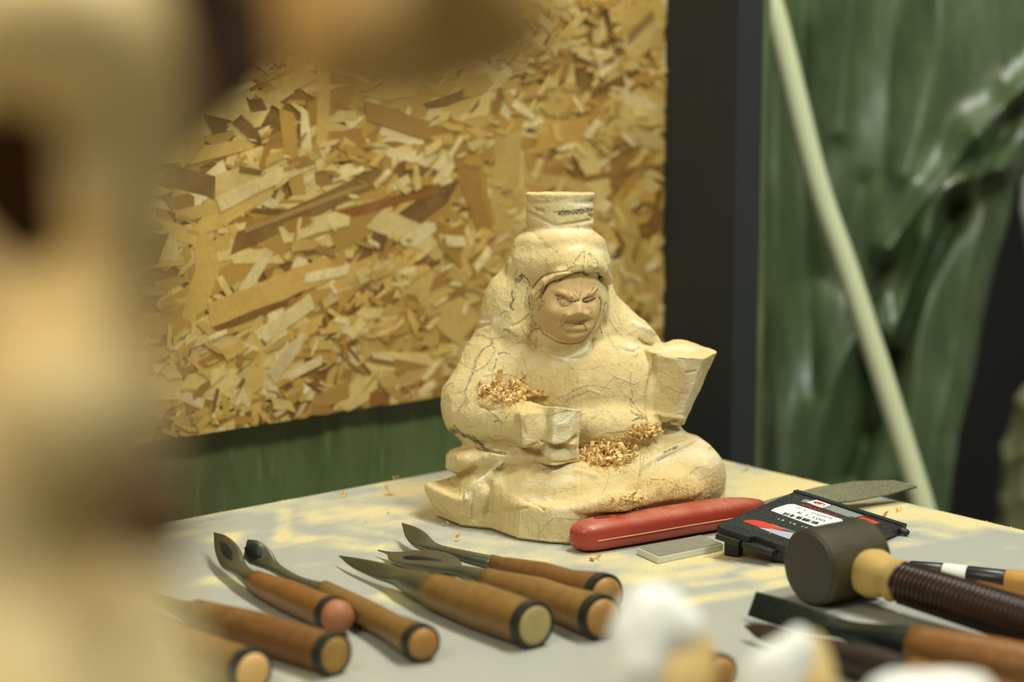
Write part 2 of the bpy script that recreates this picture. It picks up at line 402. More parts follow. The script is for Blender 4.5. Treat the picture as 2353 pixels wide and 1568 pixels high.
# pencil: face; the shadow line under the chin is painted in too
pen('F', [(575, 590), (650, 600), (740, 640), (800, 690), (850, 705), (960, 680)], 1.6, 1)
pen('F', [(600, 640), (625, 730), (680, 775), (760, 770), (830, 730)], 0.9, .9, 2, .5)
pen('F', [(650, 680), (690, 655), (730, 680), (725, 730), (680, 745), (650, 715), (655, 680)], .7, .7)
pen('F', [(620, 650), (700, 640), (760, 680), (800, 720)], .8, .7)
for q in ([(770, 540), (810, 600), (860, 650)], [(880, 580), (920, 625), (945, 650)], [(1000, 545), (985, 620), (970, 660)], [(905, 480), (935, 520), (940, 560)], [(1090, 650), (1150, 570), (1210, 480), (1250, 380)], [(1060, 660), (1100, 600), (1130, 560)]): pen('F', q, .8, .8)
pen('F', [(1040, 695), (1120, 705), (1210, 685), (1250, 640)], 1.5, .95); pen('F', [(1045, 665), (1130, 635), (1220, 590), (1300, 490)], 1.4, .9); pen('F', [(1045, 670), (1080, 700)], 2.2, 1)
pen('F', [(1310, 590), (1350, 650), (1370, 710), (1362, 800), (1330, 960), (1280, 1080), (1210, 1200), (1150, 1280), (1060, 1370), (950, 1420), (820, 1442), (680, 1430), (580, 1395), (480, 1335), (400, 1280), (330, 1235)], 1.0, .75)
pen('F', [(280, 1130), (330, 1180), (350, 1210)], .9, .7)
pen('F', [(880, 1080), (960, 1090), (1040, 1085), (1080, 1110), (1092, 1200)], 1.2, .95); pen('F', [(735, 1045), (775, 1085)], .8, .7)
pen('F', [(960, 1050), (1040, 1045), (1120, 1000)], 1.3, .5)
pen('F', [(620, 1170), (670, 1110), (700, 1150), (740, 1180), (790, 1220), (830, 1200)], .7, .6); pen('F', [(590, 1180), (640, 1130), (660, 1160)], .7, .4)
pen('F', [(830, 900), (870, 860), (920, 870), (860, 920)], .7, .45); pen('F', [(850, 930), (900, 910)], .7, .4)
pen('F', [(1100, 800), (1145, 800), (1180, 830), (1195, 900)], .7, .6); pen('F', [(1160, 960), (1170, 1040), (1140, 1090)], .6, .5)
pen('F', [(1290, 700), (1300, 740)], .8, .6); pen('F', [(1010, 330), (1010, 420), (1000, 540)], .5, .3)
# hair band
pen('F', [(220, 610), (240, 550), (330, 470), (370, 410)], 1.1, .8); pen('F', [(300, 640), (350, 560), (420, 440), (520, 365), (620, 360), (700, 305), (800, 268), (870, 235), (950, 218), (1020, 200)], 1.5, .95, 2, .4)
pen('F', [(1030, 205), (1080, 245), (1130, 238), (1200, 215), (1290, 222), (1345, 300)], 1.7, .9)
pen('F', [(180, 470), (240, 390), (310, 310), (350, 272), (430, 230), (520, 192), (640, 185), (760, 165)], .9, .75); pen('F', [(315, 315), (345, 360), (362, 405)], .9, .8); pen('F', [(180, 460), (195, 480)], 1.6, .9)
pen('F', [(810, 280), (820, 350), (855, 380), (900, 340)], .7, .45)
for q in ([(870, 30), (960, 90), (1050, 190)], [(1000, 40), (1050, 80), (1060, 200)], [(1010, 100), (1040, 120), (1050, 160)], [(1130, 0), (1120, 60), (1180, 110)], [(1220, 20), (1300, 60), (1290, 130), (1220, 140)], [(1190, 40), (1200, 120)], [(780, 80), (860, 110), (780, 130)], [(900, 40), (880, 80)], [(1300, 0), (1310, 60)], [(950, 160), (1050, 150)], [(760, 60), (830, 110), (960, 90)]): pen('F', q, .8, .7, 2, .8)
# crown and topknot
for q in ([(690, 760), (760, 690), (830, 600)], [(835, 600), (835, 700), (820, 800)], [(870, 640), (910, 655), (950, 720), (965, 780)], [(680, 775), (740, 750), (800, 740), (830, 790)], [(740, 720), (790, 640), (830, 610)], [(880, 630), (905, 700)], [(800, 640), (770, 700)]): pen('H', q, .8, .7, 2, .8)
hatch('H', [(870, 645), (905, 650)], 4, .7, .8)
hatch('H', [(600, 275), (680, 268), (780, 262), (850, 250), (915, 238)], 5, 1, 1.1, 1.4, .1); pen('H', [(560, 263), (700, 255), (820, 245), (930, 238)], 1.1, 1, 4, 1.6); pen('H', [(640, 215), (640, 260), (625, 300)], 1.0, .95); pen('H', [(620, 298), (720, 285), (850, 262)], .8, .8)
pen('H', [(562, 328), (575, 355)], .8, .8); hatch('H', [(390, 245), (460, 245)], 4, .4, .8); hatch('H', [(480, 150), (560, 160), (620, 150)], 5, .25, .6)
pen('H', [(150, 655), (135, 760), (125, 845)], .9, .8)
pen('H', [(235, 765), (208, 850), (215, 920)], 1.1, .9); hatch('H', [(205, 880), (240, 870), (280, 835)], 6, .95, 1.2, 1.8); pen('H', [(280, 830), (325, 875), (345, 930)], 1.3, .85, 2, 1)
pen('H', [(210, 930), (240, 960), (215, 1000)], .8, .6); pen('H', [(185, 970), (178, 1010), (195, 1050), (165, 1105), (195, 1150)], 1.8, .9, 2, 1)
hatch('H', [(325, 970), (335, 1050), (340, 1120)], 9, .75, .8, 1.5, .15); pen('H', [(320, 960), (300, 1060), (305, 1115)], .8, .7); pen('H', [(345, 960), (360, 1060), (375, 1130)], .8, .7); pen('H', [(330, 1080), (350, 1140), (380, 1140)], 1.0, .8)
pen('H', [(200, 980), (235, 1100), (255, 1160)], .7, .5); pen('H', [(240, 940), (270, 1000), (262, 1090)], .7, .5)
for q in ([(75, 1190), (110, 1160), (155, 1170)], [(100, 1240), (115, 1210)], [(385, 1090), (400, 1140)], [(420, 1080), (430, 1150)], [(440, 1060), (480, 1085), (440, 1120)], [(450, 1090), (420, 1150)]): pen('H', q, .8, .7, 2, .6)
for q in ([(370, 490), (420, 500), (500, 540), (560, 600), (600, 620)], [(600, 600), (540, 640), (480, 705)], [(400, 620), (440, 670), (480, 705)], [(450, 540), (520, 590)]): pen('H', q, .6, .42, 2, 1)
hatch('H', [(560, 605), (600, 630)], 3, .5, .6)
hatch('H', [(90, 1330), (140, 1330), (200, 1370), (240, 1385)], 3, .8, .7, 2.2, -.5); pen('H', [(0, 1400), (60, 1395), (180, 1385), (280, 1380)], .8, .6)
for q in ([(1000, 1150), (1012, 1250), (990, 1340)], [(970, 1200), (985, 1320)], [(1040, 1080), (1060, 1200), (1100, 1300), (1180, 1380)], [(1130, 1180), (1180, 1300), (1254, 1370)], [(760, 350), (770, 440)], [(780, 360), (785, 440)], [(820, 540), (830, 590)], [(940, 440), (900, 470)]): pen('H', q, .6, .4, 2, .8)
hatch('H', [(990, 1320), (995, 1350)], 3, .9, 1.2, 1.5); hatch('H', [(270, 1300), (300, 1370), (340, 1390)], 6, .6, .8, 2.5); hatch('H', [(300, 1230), (380, 1190)], 3, .6, 1, 2)
# chest and arm
hatch('A', [(330, 205), (355, 175), (390, 155)], 7, .6, .7, 2.5, .4)
for q, w, v in (([(390, 150), (500, 150), (570, 172), (620, 185), (715, 158)], .8, .7), ([(600, 190), (590, 235), (520, 275), (470, 340), (430, 400), (420, 470)], 1.7, .7), ([(420, 470), (395, 540), (370, 600), (345, 660), (310, 735)], 1.6, .75), ([(310, 735), (335, 800), (290, 880), (250, 940)], 1.5, .6), ([(590, 235), (630, 290), (600, 370), (540, 450), (460, 505), (410, 540)], 1.1, .6), ([(665, 340), (720, 325), (790, 345)], 1.2, .9), ([(650, 395), (635, 460), (615, 520)], 1.0, .8), ([(710, 420), (725, 480), (680, 560)], .8, .5), ([(460, 880), (530, 910), (600, 970), (650, 1010), (685, 1045)], 1.0, .7), ([(620, 1058), (665, 1045), (715, 1078)], 1.5, 1), ([(740, 1020), (800, 950)], .9, .6), ([(600, 1310), (740, 1305), (860, 1325), (960, 1360)], .8, .6), ([(200, 400), (330, 470), (390, 500)], .6, .5), ([(920, 300), (950, 420), (1000, 560), (1060, 640)], .7, .4), ([(940, 200), (1000, 260), (1060, 340)], .7, .4), ([(880, 240), (960, 480), (1020, 600)], .6, .35), ([(1190, 1002), (1280, 970), (1380, 945), (1450, 940)], .8, .75), ([(1270, 820), (1400, 770), (1520, 700), (1610, 680)], 1.2, .45), ([(1380, 850), (1480, 800), (1600, 750)], 1.3, .5), ([(310, 740), (260, 740), (200, 765)], 1.2, .4), ([(45, 1010), (80, 1100), (110, 1155)], 1.0, .7)): pen('A', q, w, v, 2, .9)
hatch('A', [(470, 330), (430, 400), (415, 470), (390, 550), (350, 640)], 4, .5, .7, 2.4, 1); hatch('A', [(310, 800), (350, 815), (300, 870)], 6, .5, .7, 2, .6); hatch('A', [(560, 500), (620, 540), (690, 560)], 5, .35, .6, 2.5); hatch('A', [(920, 520), (930, 560)], 4, .7, .7, 2)
hatch('A', [(115, 1160), (200, 1170), (280, 1205), (380, 1235), (460, 1275), (520, 1330)], 7.5, 1, 1.0, 1.9, .35); hatch('A', [(450, 1355), (530, 1350), (640, 1375), (760, 1398)], 3.5, .9, .9, 2.0, .3); pen('A', [(200, 1100), (250, 1160), (300, 1215), (420, 1285)], 2.2, 1); pen('A', [(440, 1350), (520, 1358), (600, 1360), (700, 1390)], 1.4, .9, 2, .7)
pen('A', [(1100, 60), (1160, 130), (1280, 210), (1420, 238), (1560, 230)], 1.2, .6)
for q, w, v in (([(440, 80), (480, 180), (560, 260), (640, 300)], .7, .4), ([(380, 0), (370, 150), (395, 270), (430, 370), (500, 430)], .9, .5), ([(0, 880), (80, 820), (170, 780), (260, 772), (420, 800)], 1.0, .5), ([(0, 910), (120, 860), (200, 822), (300, 850), (410, 890)], 1.0, .5), ([(620, 640), (610, 750), (635, 860), (610, 930), (640, 980)], .9, .6), ([(610, 890), (660, 960), (700, 1020), (760, 1060), (800, 1130)], 1.0, .75), ([(630, 1100), (700, 1080), (770, 1090)], 1.2, .8), ([(520, 400), (600, 430), (680, 440), (672, 490), (620, 490)], .8, .5), ([(140, 1060), (200, 1030), (350, 1010), (430, 1040), (480, 1130), (560, 1240)], .6, .45), ([(190, 1130), (260, 1080), (350, 1020)], .6, .4), ([(930, 1150), (990, 1125), (1020, 1100)], 1.5, .8), ([(930, 1410), (990, 1380), (1060, 1358)], 2.0, .85), ([(780, 1470), (900, 1400), (1050, 1310), (1110, 1300)], .8, .5), ([(880, 1480), (1000, 1440), (1120, 1380)], .9, .6), ([(720, 1560), (745, 1430)], .8, .5), ([(1350, 1380), (1440, 1310)], .7, .6), ([(30, 520), (160, 500), (240, 440), (260, 360)], .8, .5), ([(0, 600), (160, 620), (300, 600), (340, 560)], .6, .35), ([(60, 760), (180, 720), (320, 740)], .6, .3), ([(730, 345), (780, 370), (835, 375)], 1.0, .7), ([(930, 370), (965, 385)], 1.2, .5), ([(500, 560), (520, 580)], 1.2, .6), ([(540, 740), (580, 780)], .9, .5)): pen('B', q, w, v, 2, .9)
hatch('B', [(620, 1020), (700, 1060), (760, 1070), (790, 1110)], 5, .7, .7, 1.8, .5); hatch('B', [(330, 220), (350, 260)], 4, .7, 1, 2); hatch('B', [(960, 1130), (1010, 1110)], 3, .6, .8, 1.6, .8); hatch('B', [(30, 890), (130, 850)], 3, .5, .6, 2, .8)
for q, w, v in (([(1630, 700), (1622, 850), (1600, 980)], .9, .5), ([(1680, 690), (1640, 800), (1625, 960)], .8, .4), ([(1400, 840), (1380, 940), (1340, 1010)], .7, .3), ([(790, 910), (900, 920), (1000, 960), (1150, 960)], .7, .3), ([(800, 1030), (1000, 1000), (1200, 930)], .7, .25), ([(1820, 930), (1950, 880), (2080, 800)], .5, .25), ([(1190, 500), (1260, 440), (1350, 400)], .6, .3), ([(1230, 300), (1400, 300), (1500, 260)], .5, .3)): pen('C', q, w, v, 2, 1)
pen('G', [(1140, 322), (1190, 316), (1240, 292)], 1.6, .95); pen('G', [(1770, 382), (1850, 356), (1920, 350)], .9, .7); pen('G', [(1250, 360), (1330, 365), (1400, 385)], .7, .4); pen('G', [(1540, 800), (1650, 830), (1760, 900)], .9, .35)
for _ in range(150):   # faint construction lines
    x, y = random.uniform(1060, 1620), random.uniform(760, 1180)
    pen('P', [(x, y), (x+random.uniform(-25, 25), y+random.uniform(-12, 25)), (x+random.uniform(-50, 50), y+random.uniform(-20, 50))], .5, random.uniform(.12, .28))
# relief: grooves and ridges
groove('F', [(1340, 640), (1368, 720), (1350, 850), (1310, 1000), (1240, 1150), (1150, 1280), (1050, 1375), (900, 1430), (760, 1440), (600, 1400), (480, 1335), (360, 1250), (270, 1120)], 2.2, 4)
groove('F', [(300, 640), (420, 440), (520, 370), (700, 305), (860, 238), (1020, 205), (1130, 240), (1290, 222), (1345, 300)], 2.0, 5)
groove('F', [(180, 470), (310, 310), (430, 230), (640, 185), (780, 170)], 1.6, 3)
groove('F', [(575, 590), (740, 640), (850, 705), (960, 680)], 2.0, 3.5); groove('F', [(600, 640), (640, 740), (760, 780), (830, 730)], 1.4, 2)
groove('F', [(1040, 695), (1120, 705), (1250, 650)], 2, 3.5); groove('F', [(1045, 665), (1160, 620), (1300, 490)], 1.8, 3)
groove('F', [(770, 540), (860, 650)], 1.3, 2); groove('F', [(880, 580), (945, 650)], 1.2, 2); groove('F', [(1000, 545), (970, 660)], 1.2, 2); groove('F', [(1090, 650), (1210, 480)], 1.3, 2)
groove('F', [(690, 1130), (715, 1085), (760, 1065), (880, 1082), (1040, 1086), (1085, 1120), (1098, 1200)], 1.8, 4.5); groove('F', [(740, 930), (680, 1060), (700, 1160)], 3, 2.5); groove('F', [(1160, 900), (1190, 1000), (1160, 1090)], 2, 2)
groove('A', [(60, 1130), (200, 1195), (380, 1260), (520, 1345), (700, 1395), (880, 1380), (1080, 1290)], 4, 6)
groove('A', [(1130, 1270), (1260, 1320), (1400, 1300), (1500, 1220)], 4, 9); groove('A', [(1080, 1380), (1200, 1480), (1380, 1490), (1490, 1470)], 4, 7)
groove('A', [(450, 880), (600, 930), (700, 900)], 5, 5); groove('A', [(1180, 1000), (1190, 1150), (1150, 1260)], 3, 4)
groove('A', [(330, 1130), (420, 1120)], 3, 3); groove('A', [(940, 960), (920, 1080), (950, 1180)], 6, 4)
groove('B', [(820, 500), (830, 620), (800, 760), (780, 900), (790, 1020), (820, 1130)], 6, 8); groove('B', [(700, 330), (760, 370), (840, 375)], 3, 6); groove('B', [(520, 400), (620, 440), (700, 420)], 4, 5)
groove('B', [(820, 1160), (930, 1150), (1060, 1110)], 5, 9); groove('B', [(870, 470), (1000, 500), (1120, 520)], 2, 2.5); groove('B', [(1140, 650), (1230, 640)], 3, 3)
groove('B', [(380, 0), (370, 150), (400, 280), (440, 370)], 3, 5); groove('H', [(345, 1190), (260, 1260), (180, 1290)], 3, 4)
groove('B', [(0, 520), (140, 500), (230, 440), (270, 330)], 3, 5); groove('B', [(880, 1480), (1050, 1400), (1250, 1300)], 3, 4); groove('B', [(780, 1460), (950, 1350), (1100, 1290)], 3, 4)
groove('G', [(440, 430), (560, 500), (680, 430), (820, 370)], 6, 9); groove('G', [(460, 470), (520, 560)], 8, 9)
groove('G', [(1000, 560), (1010, 700), (1000, 900), (990, 1020)], 9, 13); groove('G', [(800, 700), (780, 900), (790, 1100)], 3, 4); groove('G', [(560, 900), (600, 1150)], 2, 3)
groove('G', [(1540, 800), (1700, 860), (1800, 950)], 4, 4); groove('G', [(1250, 960), (1400, 950), (1560, 930)], 4, 4)
groove('H', [(300, 260), (420, 310), (560, 380), (700, 370), (880, 340)], 3.5, 5); groove('H', [(380, 230), (460, 260)], 4, 4); groove('H', [(885, 290), (920, 310), (900, 340)], 3, 6); groove('H', [(895, 165), (940, 150)], 2.5, 5)
groove('H', [(160, 660), (180, 740), (170, 840)], 6, 3); groove('H', [(140, 420), (320, 410), (420, 500)], 5, 2)
groove('T', [(415, 960), (450, 990), (520, 1000)], 5, 5); groove('T', [(430, 1060), (520, 1030)], 4, 4)
ridge('G', [(1180, 300), (1000, 470), (860, 560), (720, 700), (700, 800)], 5, 8); ridge('G', [(880, 600), (760, 850), (750, 1050)], 4, 4)
ridge('A', [(1150, 300), (1280, 380), (1420, 390), (1560, 330), (1620, 250)], 6, 7); ridge('F', [(240, 640), (330, 480), (460, 330), (640, 240), (800, 205)], 3, 3)
ridge('C', [(540, 700), (700, 720), (850, 740), (1000, 780), (1160, 780)], 7, 5); ridge('C', [(1640, 800), (1800, 700), (2000, 620), (2120, 660)], 8, 5); ridge('C', [(980, 850), (1150, 840), (1300, 870)], 6, 4)
ridge('B', [(840, 1040), (960, 1060), (1110, 1080)], 5, 6); ridge('B', [(640, 180), (740, 220), (840, 260)], 6, 5)
# fresh, paler cuts
for k, p, w, v in (('A', [(1250, 1050), (1450, 1020)], 16, 1), ('A', [(1250, 1250), (1420, 1200)], 12, .8), ('A', [(1150, 1400), (1400, 1400), (1490, 1350)], 10, .9), ('G', [(1950, 380), (2200, 330)], 6, .9), ('A', [(1260, 420), (1500, 370), (1610, 280)], 10, .8), ('B', [(650, 180), (740, 240), (820, 250)], 8, .9), ('B', [(620, 400), (700, 400)], 9, .8), ('B', [(1000, 1000), (1050, 400)], 0.1, 0), ('B', [(1120, 560), (1250, 600), (1180, 900), (1100, 1050)], 16, .7), ('B', [(930, 1190), (1130, 1200), (1300, 1300)], 10, .9), ('B', [(900, 1450), (1200, 1400), (1400, 1450)], 20, .6), ('B', [(960, 400), (1200, 420)], 8, .6), ('G', [(1150, 310), (960, 480), (880, 560), (720, 760)], 5, 1), ('G', [(1600, 540), (1900, 560), (2200, 480)], 12, .5), ('G', [(1650, 790), (1850, 800)], 12, .5), ('G', [(2000, 1050), (2200, 1000)], 18, .5), ('G', [(850, 900), (760, 750)], 10, .5), ('H', [(500, 400), (700, 430), (860, 400)], 12, .6), ('H', [(700, 590), (820, 570)], 5, .8), ('H', [(950, 600), (1000, 620)], 8, .6), ('H', [(680, 180), (860, 200)], 14, .6), ('F', [(900, 1470), (1100, 1420), (1200, 1300)], 7, .8), ('T', [(440, 990), (600, 1000)], 5, .7)): fresh(k, p, w, v)
Hm += R1
# face relief, added as broad forms
def blob(k, p, sx, sy, v, mp=None, rot=0):
    (x, y), = cz(k, [p]); yy, xx = np.mgrid[0:RH*RS, 0:RW*RS]; mp = Hm if mp is None else mp
    x0 = int((x-RX-3*max(sx, sy))*RS); x1 = int((x-RX+3*max(sx, sy))*RS); y0 = int((y-RY-3*max(sx, sy))*RS); y1 = int((y-RY+3*max(sx, sy))*RS)
    xs = xx[y0:y1, x0:x1]/RS + RX - x; ys = yy[y0:y1, x0:x1]/RS + RY - y; c, s = math.cos(rot), math.sin(rot)
    mp[y0:y1, x0:x1] += v*np.exp(-((xs*c+ys*s)/sx)**2 - ((-xs*s+ys*c)/sy)**2)
Nm = blank()
blob('F', (930, 900), 17, 16, 19, Nm); blob('F', (960, 780), 9, 17, 11, Nm); blob('F', (790, 930), 10, 9, 9, Nm); blob('F', (1070, 920), 9, 9, 8, Nm)
blob('F', (690, 700), 17, 10, -7, Nm, .3); blob('F', (700, 705), 9, 6.5, 6, Nm); blob('F', (1150, 690), 13, 7, -6, Nm); blob('F', (1150, 672), 7, 4, 3, Nm)
blob('F', (700, 560), 20, 7, 6, Nm, .35); blob('F', (850, 620), 8, 6, 4, Nm); blob('F', (1180, 560), 16, 7, 6, Nm, -.6); blob('F', (960, 690), 6, 5, -4, Nm)
blob('F', (560, 880), 20, 18, 9, Nm); blob('F', (1230, 900), 10, 18, 5, Nm); blob('F', (930, 1045), 22, 5, 4, Nm); blob('F', (920, 1150), 24, 7, 6, Nm); blob('F', (880, 1300), 22, 10, 9, Nm); blob('F', (920, 1220), 20, 4, -3, Nm)
blob('F', (700, 400), 14, 14, 3, Nm); blob('F', (1050, 420), 3, 18, -2, Nm)
yy, xx = np.mgrid[0:RH*RS, 0:RW*RS]; xp, yp = xx/RS+RX, yy/RS+RY
facemask = np.clip(1.15 - (((xp-1311)/80)**2 + ((yp-706)/88)**2)**2.5*0.9, 0, 1).astype(np.float32)*(yp > 628)
under = 1/(1+np.exp(-(yp-(734.5-(xp-1325)*0.05))/1.2)); nose = np.exp(-(((xp-1326)/30)**4))*under*np.exp(-((yp-735)/13)**2)
Nm -= (13*nose).astype(np.float32); Hm += Nm*facemask
del xx, yy, xp, yp, under, nose
def samp(mp, x, y):
    u = np.clip((x-RX)*RS, 0, mp.shape[1]-2); v = np.clip((y-RY)*RS, 0, mp.shape[0]-2); i, j = u.astype(int), v.astype(int); f, g = u-i, v-j
    return (mp[j, i]*(1-f)+mp[j, i+1]*f)*(1-g) + (mp[j+1, i]*(1-f)+mp[j+1, i+1]*f)*g
def cells(V, size, stretch, seed, amp):
    """gouge facets: nearest-seed scoops, ridged where two cuts meet"""
    rg = np.random.RandomState(seed); q = V*np.array(stretch)/size; i = np.floor(q).astype(int); f1 = np.full(len(V), 9.0); f2 = f1.copy(); val = np.zeros(len(V))
    for dx in (-1, 0, 1):
        for dy in (-1, 0, 1):
            for dz in (-1, 0, 1):
                c = i + np.array([dx, dy, dz]); h = (c[:, 0]*73856093) ^ (c[:, 1]*19349663) ^ (c[:, 2]*83492791) ^ (seed*2654435)
                h = (h ^ (h >> 11))*1103515245; a = ((h >> 4) & 1023)/1023; b = ((h >> 14) & 1023)/1023; e = ((h >> 24) & 1023)/1023; v = ((h >> 9) & 255)/255
                d = np.linalg.norm(q - c - np.stack([a, b, e], 1), axis=1); m = d < f1; f2 = np.where(m, f1, np.minimum(f2, d)); val = np.where(m, v, val); f1 = np.where(m, d, f1)
    return amp*(np.minimum(f1, 1.2)**2*1.6 - 0.8 + (val-0.5)*0.9)
import time; T0 = time.time()
Dm = blank()
for p_, sx_, sy_, v_ in (((1600, 1118), 55, 16, 1), ((1520, 1140), 60, 14, .9), ((1430, 1155), 50, 14, .9), ((1350, 1175), 50, 16, .6), ((1400, 1070), 60, 20, .8), ((1330, 1120), 60, 8, .4), ((1190, 925), 80, 16, .6), ((1420, 1010), 70, 10, .5)): blob('P', p_, sx_, sy_, v_, Dm)
def build_figure(test=False):
    lo = (-380, -110, -480); hi = (345, 760, 330)
    V, F = surface_net(lo, hi, GRID, sdf_figure)
    V = project(V, sdf_figure, 1); me = net_mesh('carved_figure', V, F, 2); V = project(get_co(me), sdf_figure, 1)
    set_co(me, V); N = get_no(me)
    px, py = to_pix(V); zz, yy = gz(V)
    front = np.clip((N[:, 2]+0.05)/0.35, 0, 1)
    fm = samp(facemask, px, py)*front*(V[:, 2] > 40)
    body = 1 - np.clip(fm*1.6, 0, 1)
    amp = np.clip((-py+1000)/300, 0, 1)
    d = cells(V, 58, (1, 1.0, 1), 3, 2.4)*(1-0.45*amp)*body + cells(V, 26, (1, 0.6, 1), 5, 0.9)*body
    d += (vnoise(V, 1/14, 2, 2)-0.5)*2.0*body + (vnoise(V, 1/2.6, 4)-0.5)*0.9*np.clip(body, .15, 1)
    d += (vnoise(V*np.array([1, .12, 1]), 1/3.0, 6)-0.5)*1.2*np.clip((py-1120)/60, 0, 1)*body
    d += samp(Hm, px, py)*front
    keep = np.clip((zz-2)/8, 0, 1)
    V2 = V + N*(d*np.maximum(keep, .25))[:, None]
    z2, _ = gz(V2); low = np.minimum(z2, 0) if False else np.where(z2 < 0.5, z2-0.5, 0)
    V2 = V2 - low[:, None]*np.array([0, cph, sph])
    set_co(me, V2); N2 = get_no(me)
    up = N2[:, 1]*cph + N2[:, 2]*sph
    grain = vnoise(V2, 1/2.2, 9)
    pm = samp(Pm, px, py)*np.clip((N2[:, 2]+0.22)/0.25, 0, 1)*np.clip((V[:, 2]+60)/40, 0, 1)*(0.5+0.9*np.clip((grain-0.35)*3, 0, 1))
    fr = samp(Fm, px, py)*front
    dust = np.clip((up-0.15)/0.6, 0, 1)*np.clip((vnoise(V2, 1/30, 11, 2)-0.35)*3.5, 0, 1)*(1-np.clip(fr, 0, 1))*(0.4+0.6*(grain > .5)) + 1.1*samp(Dm, px, py)*front*np.clip(grain*2-.4, 0, 1)
    cols = np.stack([np.clip(pm, 0, 1), np.clip(fr, 0, 1), np.clip(dust, 0, 1), np.clip(fm*1.3, 0, 1)], 1)
    set_co(me, to_world(V2))
    ca = me.color_attributes.new('col', 'FLOAT_COLOR', 'POINT'); ca.data.foreach_set('color', cols.astype(np.float32).ravel())
    me.shade_smooth(); print('FIG', time.time()-T0, len(V)); return me
tfig = NT('figure_wood'); at = tfig.n('ShaderNodeAttribute', _attribute_name='col'); sp = tfig.n('ShaderNodeSeparateColor', i0=at.outputs['Color'])
g1 = tfig.noise(260, 4, (1, 1, 0.06), 0.6); g2 = tfig.noise(22, 3); g3 = tfig.noise(1400, 2)
c = tfig.mix(tfig.ramp(g2, [(0.3, 0.0), (0.7, 1.0)]), lin((202, 184, 131)), lin((212, 197, 149)))
c = tfig.mix(tfig.math('MULTIPLY', tfig.ramp(g1, [(0.45, 0.0), (0.8, 1.0)]), 0.35), c, lin((196, 158, 96)))
c = tfig.mix(tfig.math('MULTIPLY', sp.outputs[2], 0.75), c, lin((212, 178, 112)))
c = tfig.mix(tfig.math('MULTIPLY', sp.outputs[1], 0.8), c, lin((228, 220, 190)))
c = tfig.mix(tfig.math('MULTIPLY', at.outputs['Alpha'], 0.8), c, lin((190, 158, 106)))
c = tfig.mix(tfig.math('MULTIPLY', sp.outputs[0], 0.92), c, lin((48, 50, 46)))
M_fig = tfig.out(c, 0.75, g3, 0.25, 0.0004, Specular_IOR_Level=0.25)
fig = bpy.data.objects.new('carved_figure', build_figure()); link(fig)
fig.data.materials.append(M_fig)
tag(fig, 'half-finished pale wooden seated figure with frowning face and pencil marks', 'carving')

# ================================================================ table, wall, tarpaulins, post, pole
E1 = (tab(1010, 1085) - tab(440, 1190)).normalized(); E2 = Vector((-E1.y*-1, -E1.x, 0)).normalized()
E2 = Vector((E1.y, -E1.x, 0)); KC = Vector((0.0921, 1.7323, TAB)); NW = Vector((E1.y, -E1.x, 0))   # NW: normal of the board wall, toward the room
Z3 = Vector((0, 0, 1))
# dust map on the table, 1.5 mm cells, axes -E1 (s) and E2 (t) from the far corner
TS, TT, CEL = 1.75, 1.15, 0.0015
dm = np.zeros((int(TT/CEL), int(TS/CEL)), np.float32)
def st(p): v = Vector(p) - KC; return -v.dot(E1)/CEL, v.dot(E2)/CEL
def dust(pts, w, v):
    P = [st(tab(*p)) for p in pts]; w = w/CEL
    if len(P) == 1: P = P*2
    for (ax, ay), (bx, by) in zip(P, P[1:]):
        x0, x1 = int(max(0, min(ax, bx)-3*w)), int(min(dm.shape[1], max(ax, bx)+3*w)); y0, y1 = int(max(0, min(ay, by)-3*w)), int(min(dm.shape[0], max(ay, by)+3*w))
        if x1 <= x0 or y1 <= y0: continue
        yy, xx = np.mgrid[y0:y1, x0:x1]; ex, ey = bx-ax, by-ay; t = np.clip(((xx-ax)*ex+(yy-ay)*ey)/(ex*ex+ey*ey+1e-6), 0, 1)
        k = v*np.exp(-((np.hypot(xx-ax-ex*t, yy-ay-ey*t)/w)**2)); s = dm[y0:y1, x0:x1]; np.maximum(s, k, out=s)
for p, w, v in (([(655, 1175), (648, 1240)], .006, .8), ([(720, 1160), (715, 1200)], .012, .55), ([(770, 1160), (960, 1120)], .03, .45), ([(880, 1200), (990, 1160)], .035, .55), ([(790, 1250), (850, 1262), (950, 1240)], .009, .7), ([(700, 1240), (760, 1236), (830, 1246)], .008, .75), ([(820, 1215), (870, 1225), (920, 1240)], .007, .7), ([(560, 1220), (520, 1240)], .01, .5), ([(480, 1330), (560, 1345)], .012, .45), ([(620, 1150), (640, 1148)], .008, .8), ([(1050, 1260), (1300, 1290)], .02, .5),
                ([(1000, 1225), (1300, 1275)], .014, .45), ([(900, 1370), (950, 1390)], .012, .5), ([(880, 1350), (930, 1375)], .01, .4), ([(1690, 1075), (1780, 1110)], .045, 1.0), ([(1700, 1130), (1800, 1140)], .03, .9), ([(1950, 1150), (2100, 1175)], .018, 1.0), ([(2060, 1180), (2200, 1200)], .02, .9), ([(2000, 1150), (2353, 1222)], .008, .8), ([(2110, 1220), (2160, 1230)], .01, .5),
                ([(1360, 1290), (1520, 1300), (1700, 1275)], .016, .8), ([(1450, 1330), (1700, 1300)], .012, .55), ([(1560, 1390), (1800, 1340)], .007, .75), ([(1450, 1410), (1640, 1370)], .006, .6), ([(1600, 1345), (1780, 1320)], .006, .65), ([(1420, 1280), (1380, 1285)], .012, .9), ([(1660, 1280), (1740, 1290)], .008, .8), ([(1340, 1460), (1500, 1440)], .01, .3), ([(640, 1560), (820, 1540)], .02, .25), ([(1720, 1320), (1790, 1310)], .01, .7)): dust(p, w, v)
ny, nx = dm.shape; G = np.stack(np.meshgrid(np.arange(nx)*CEL, np.arange(ny)*CEL), -1).reshape(-1, 2); G3 = np.concatenate([G, np.zeros((len(G), 1))], 1)
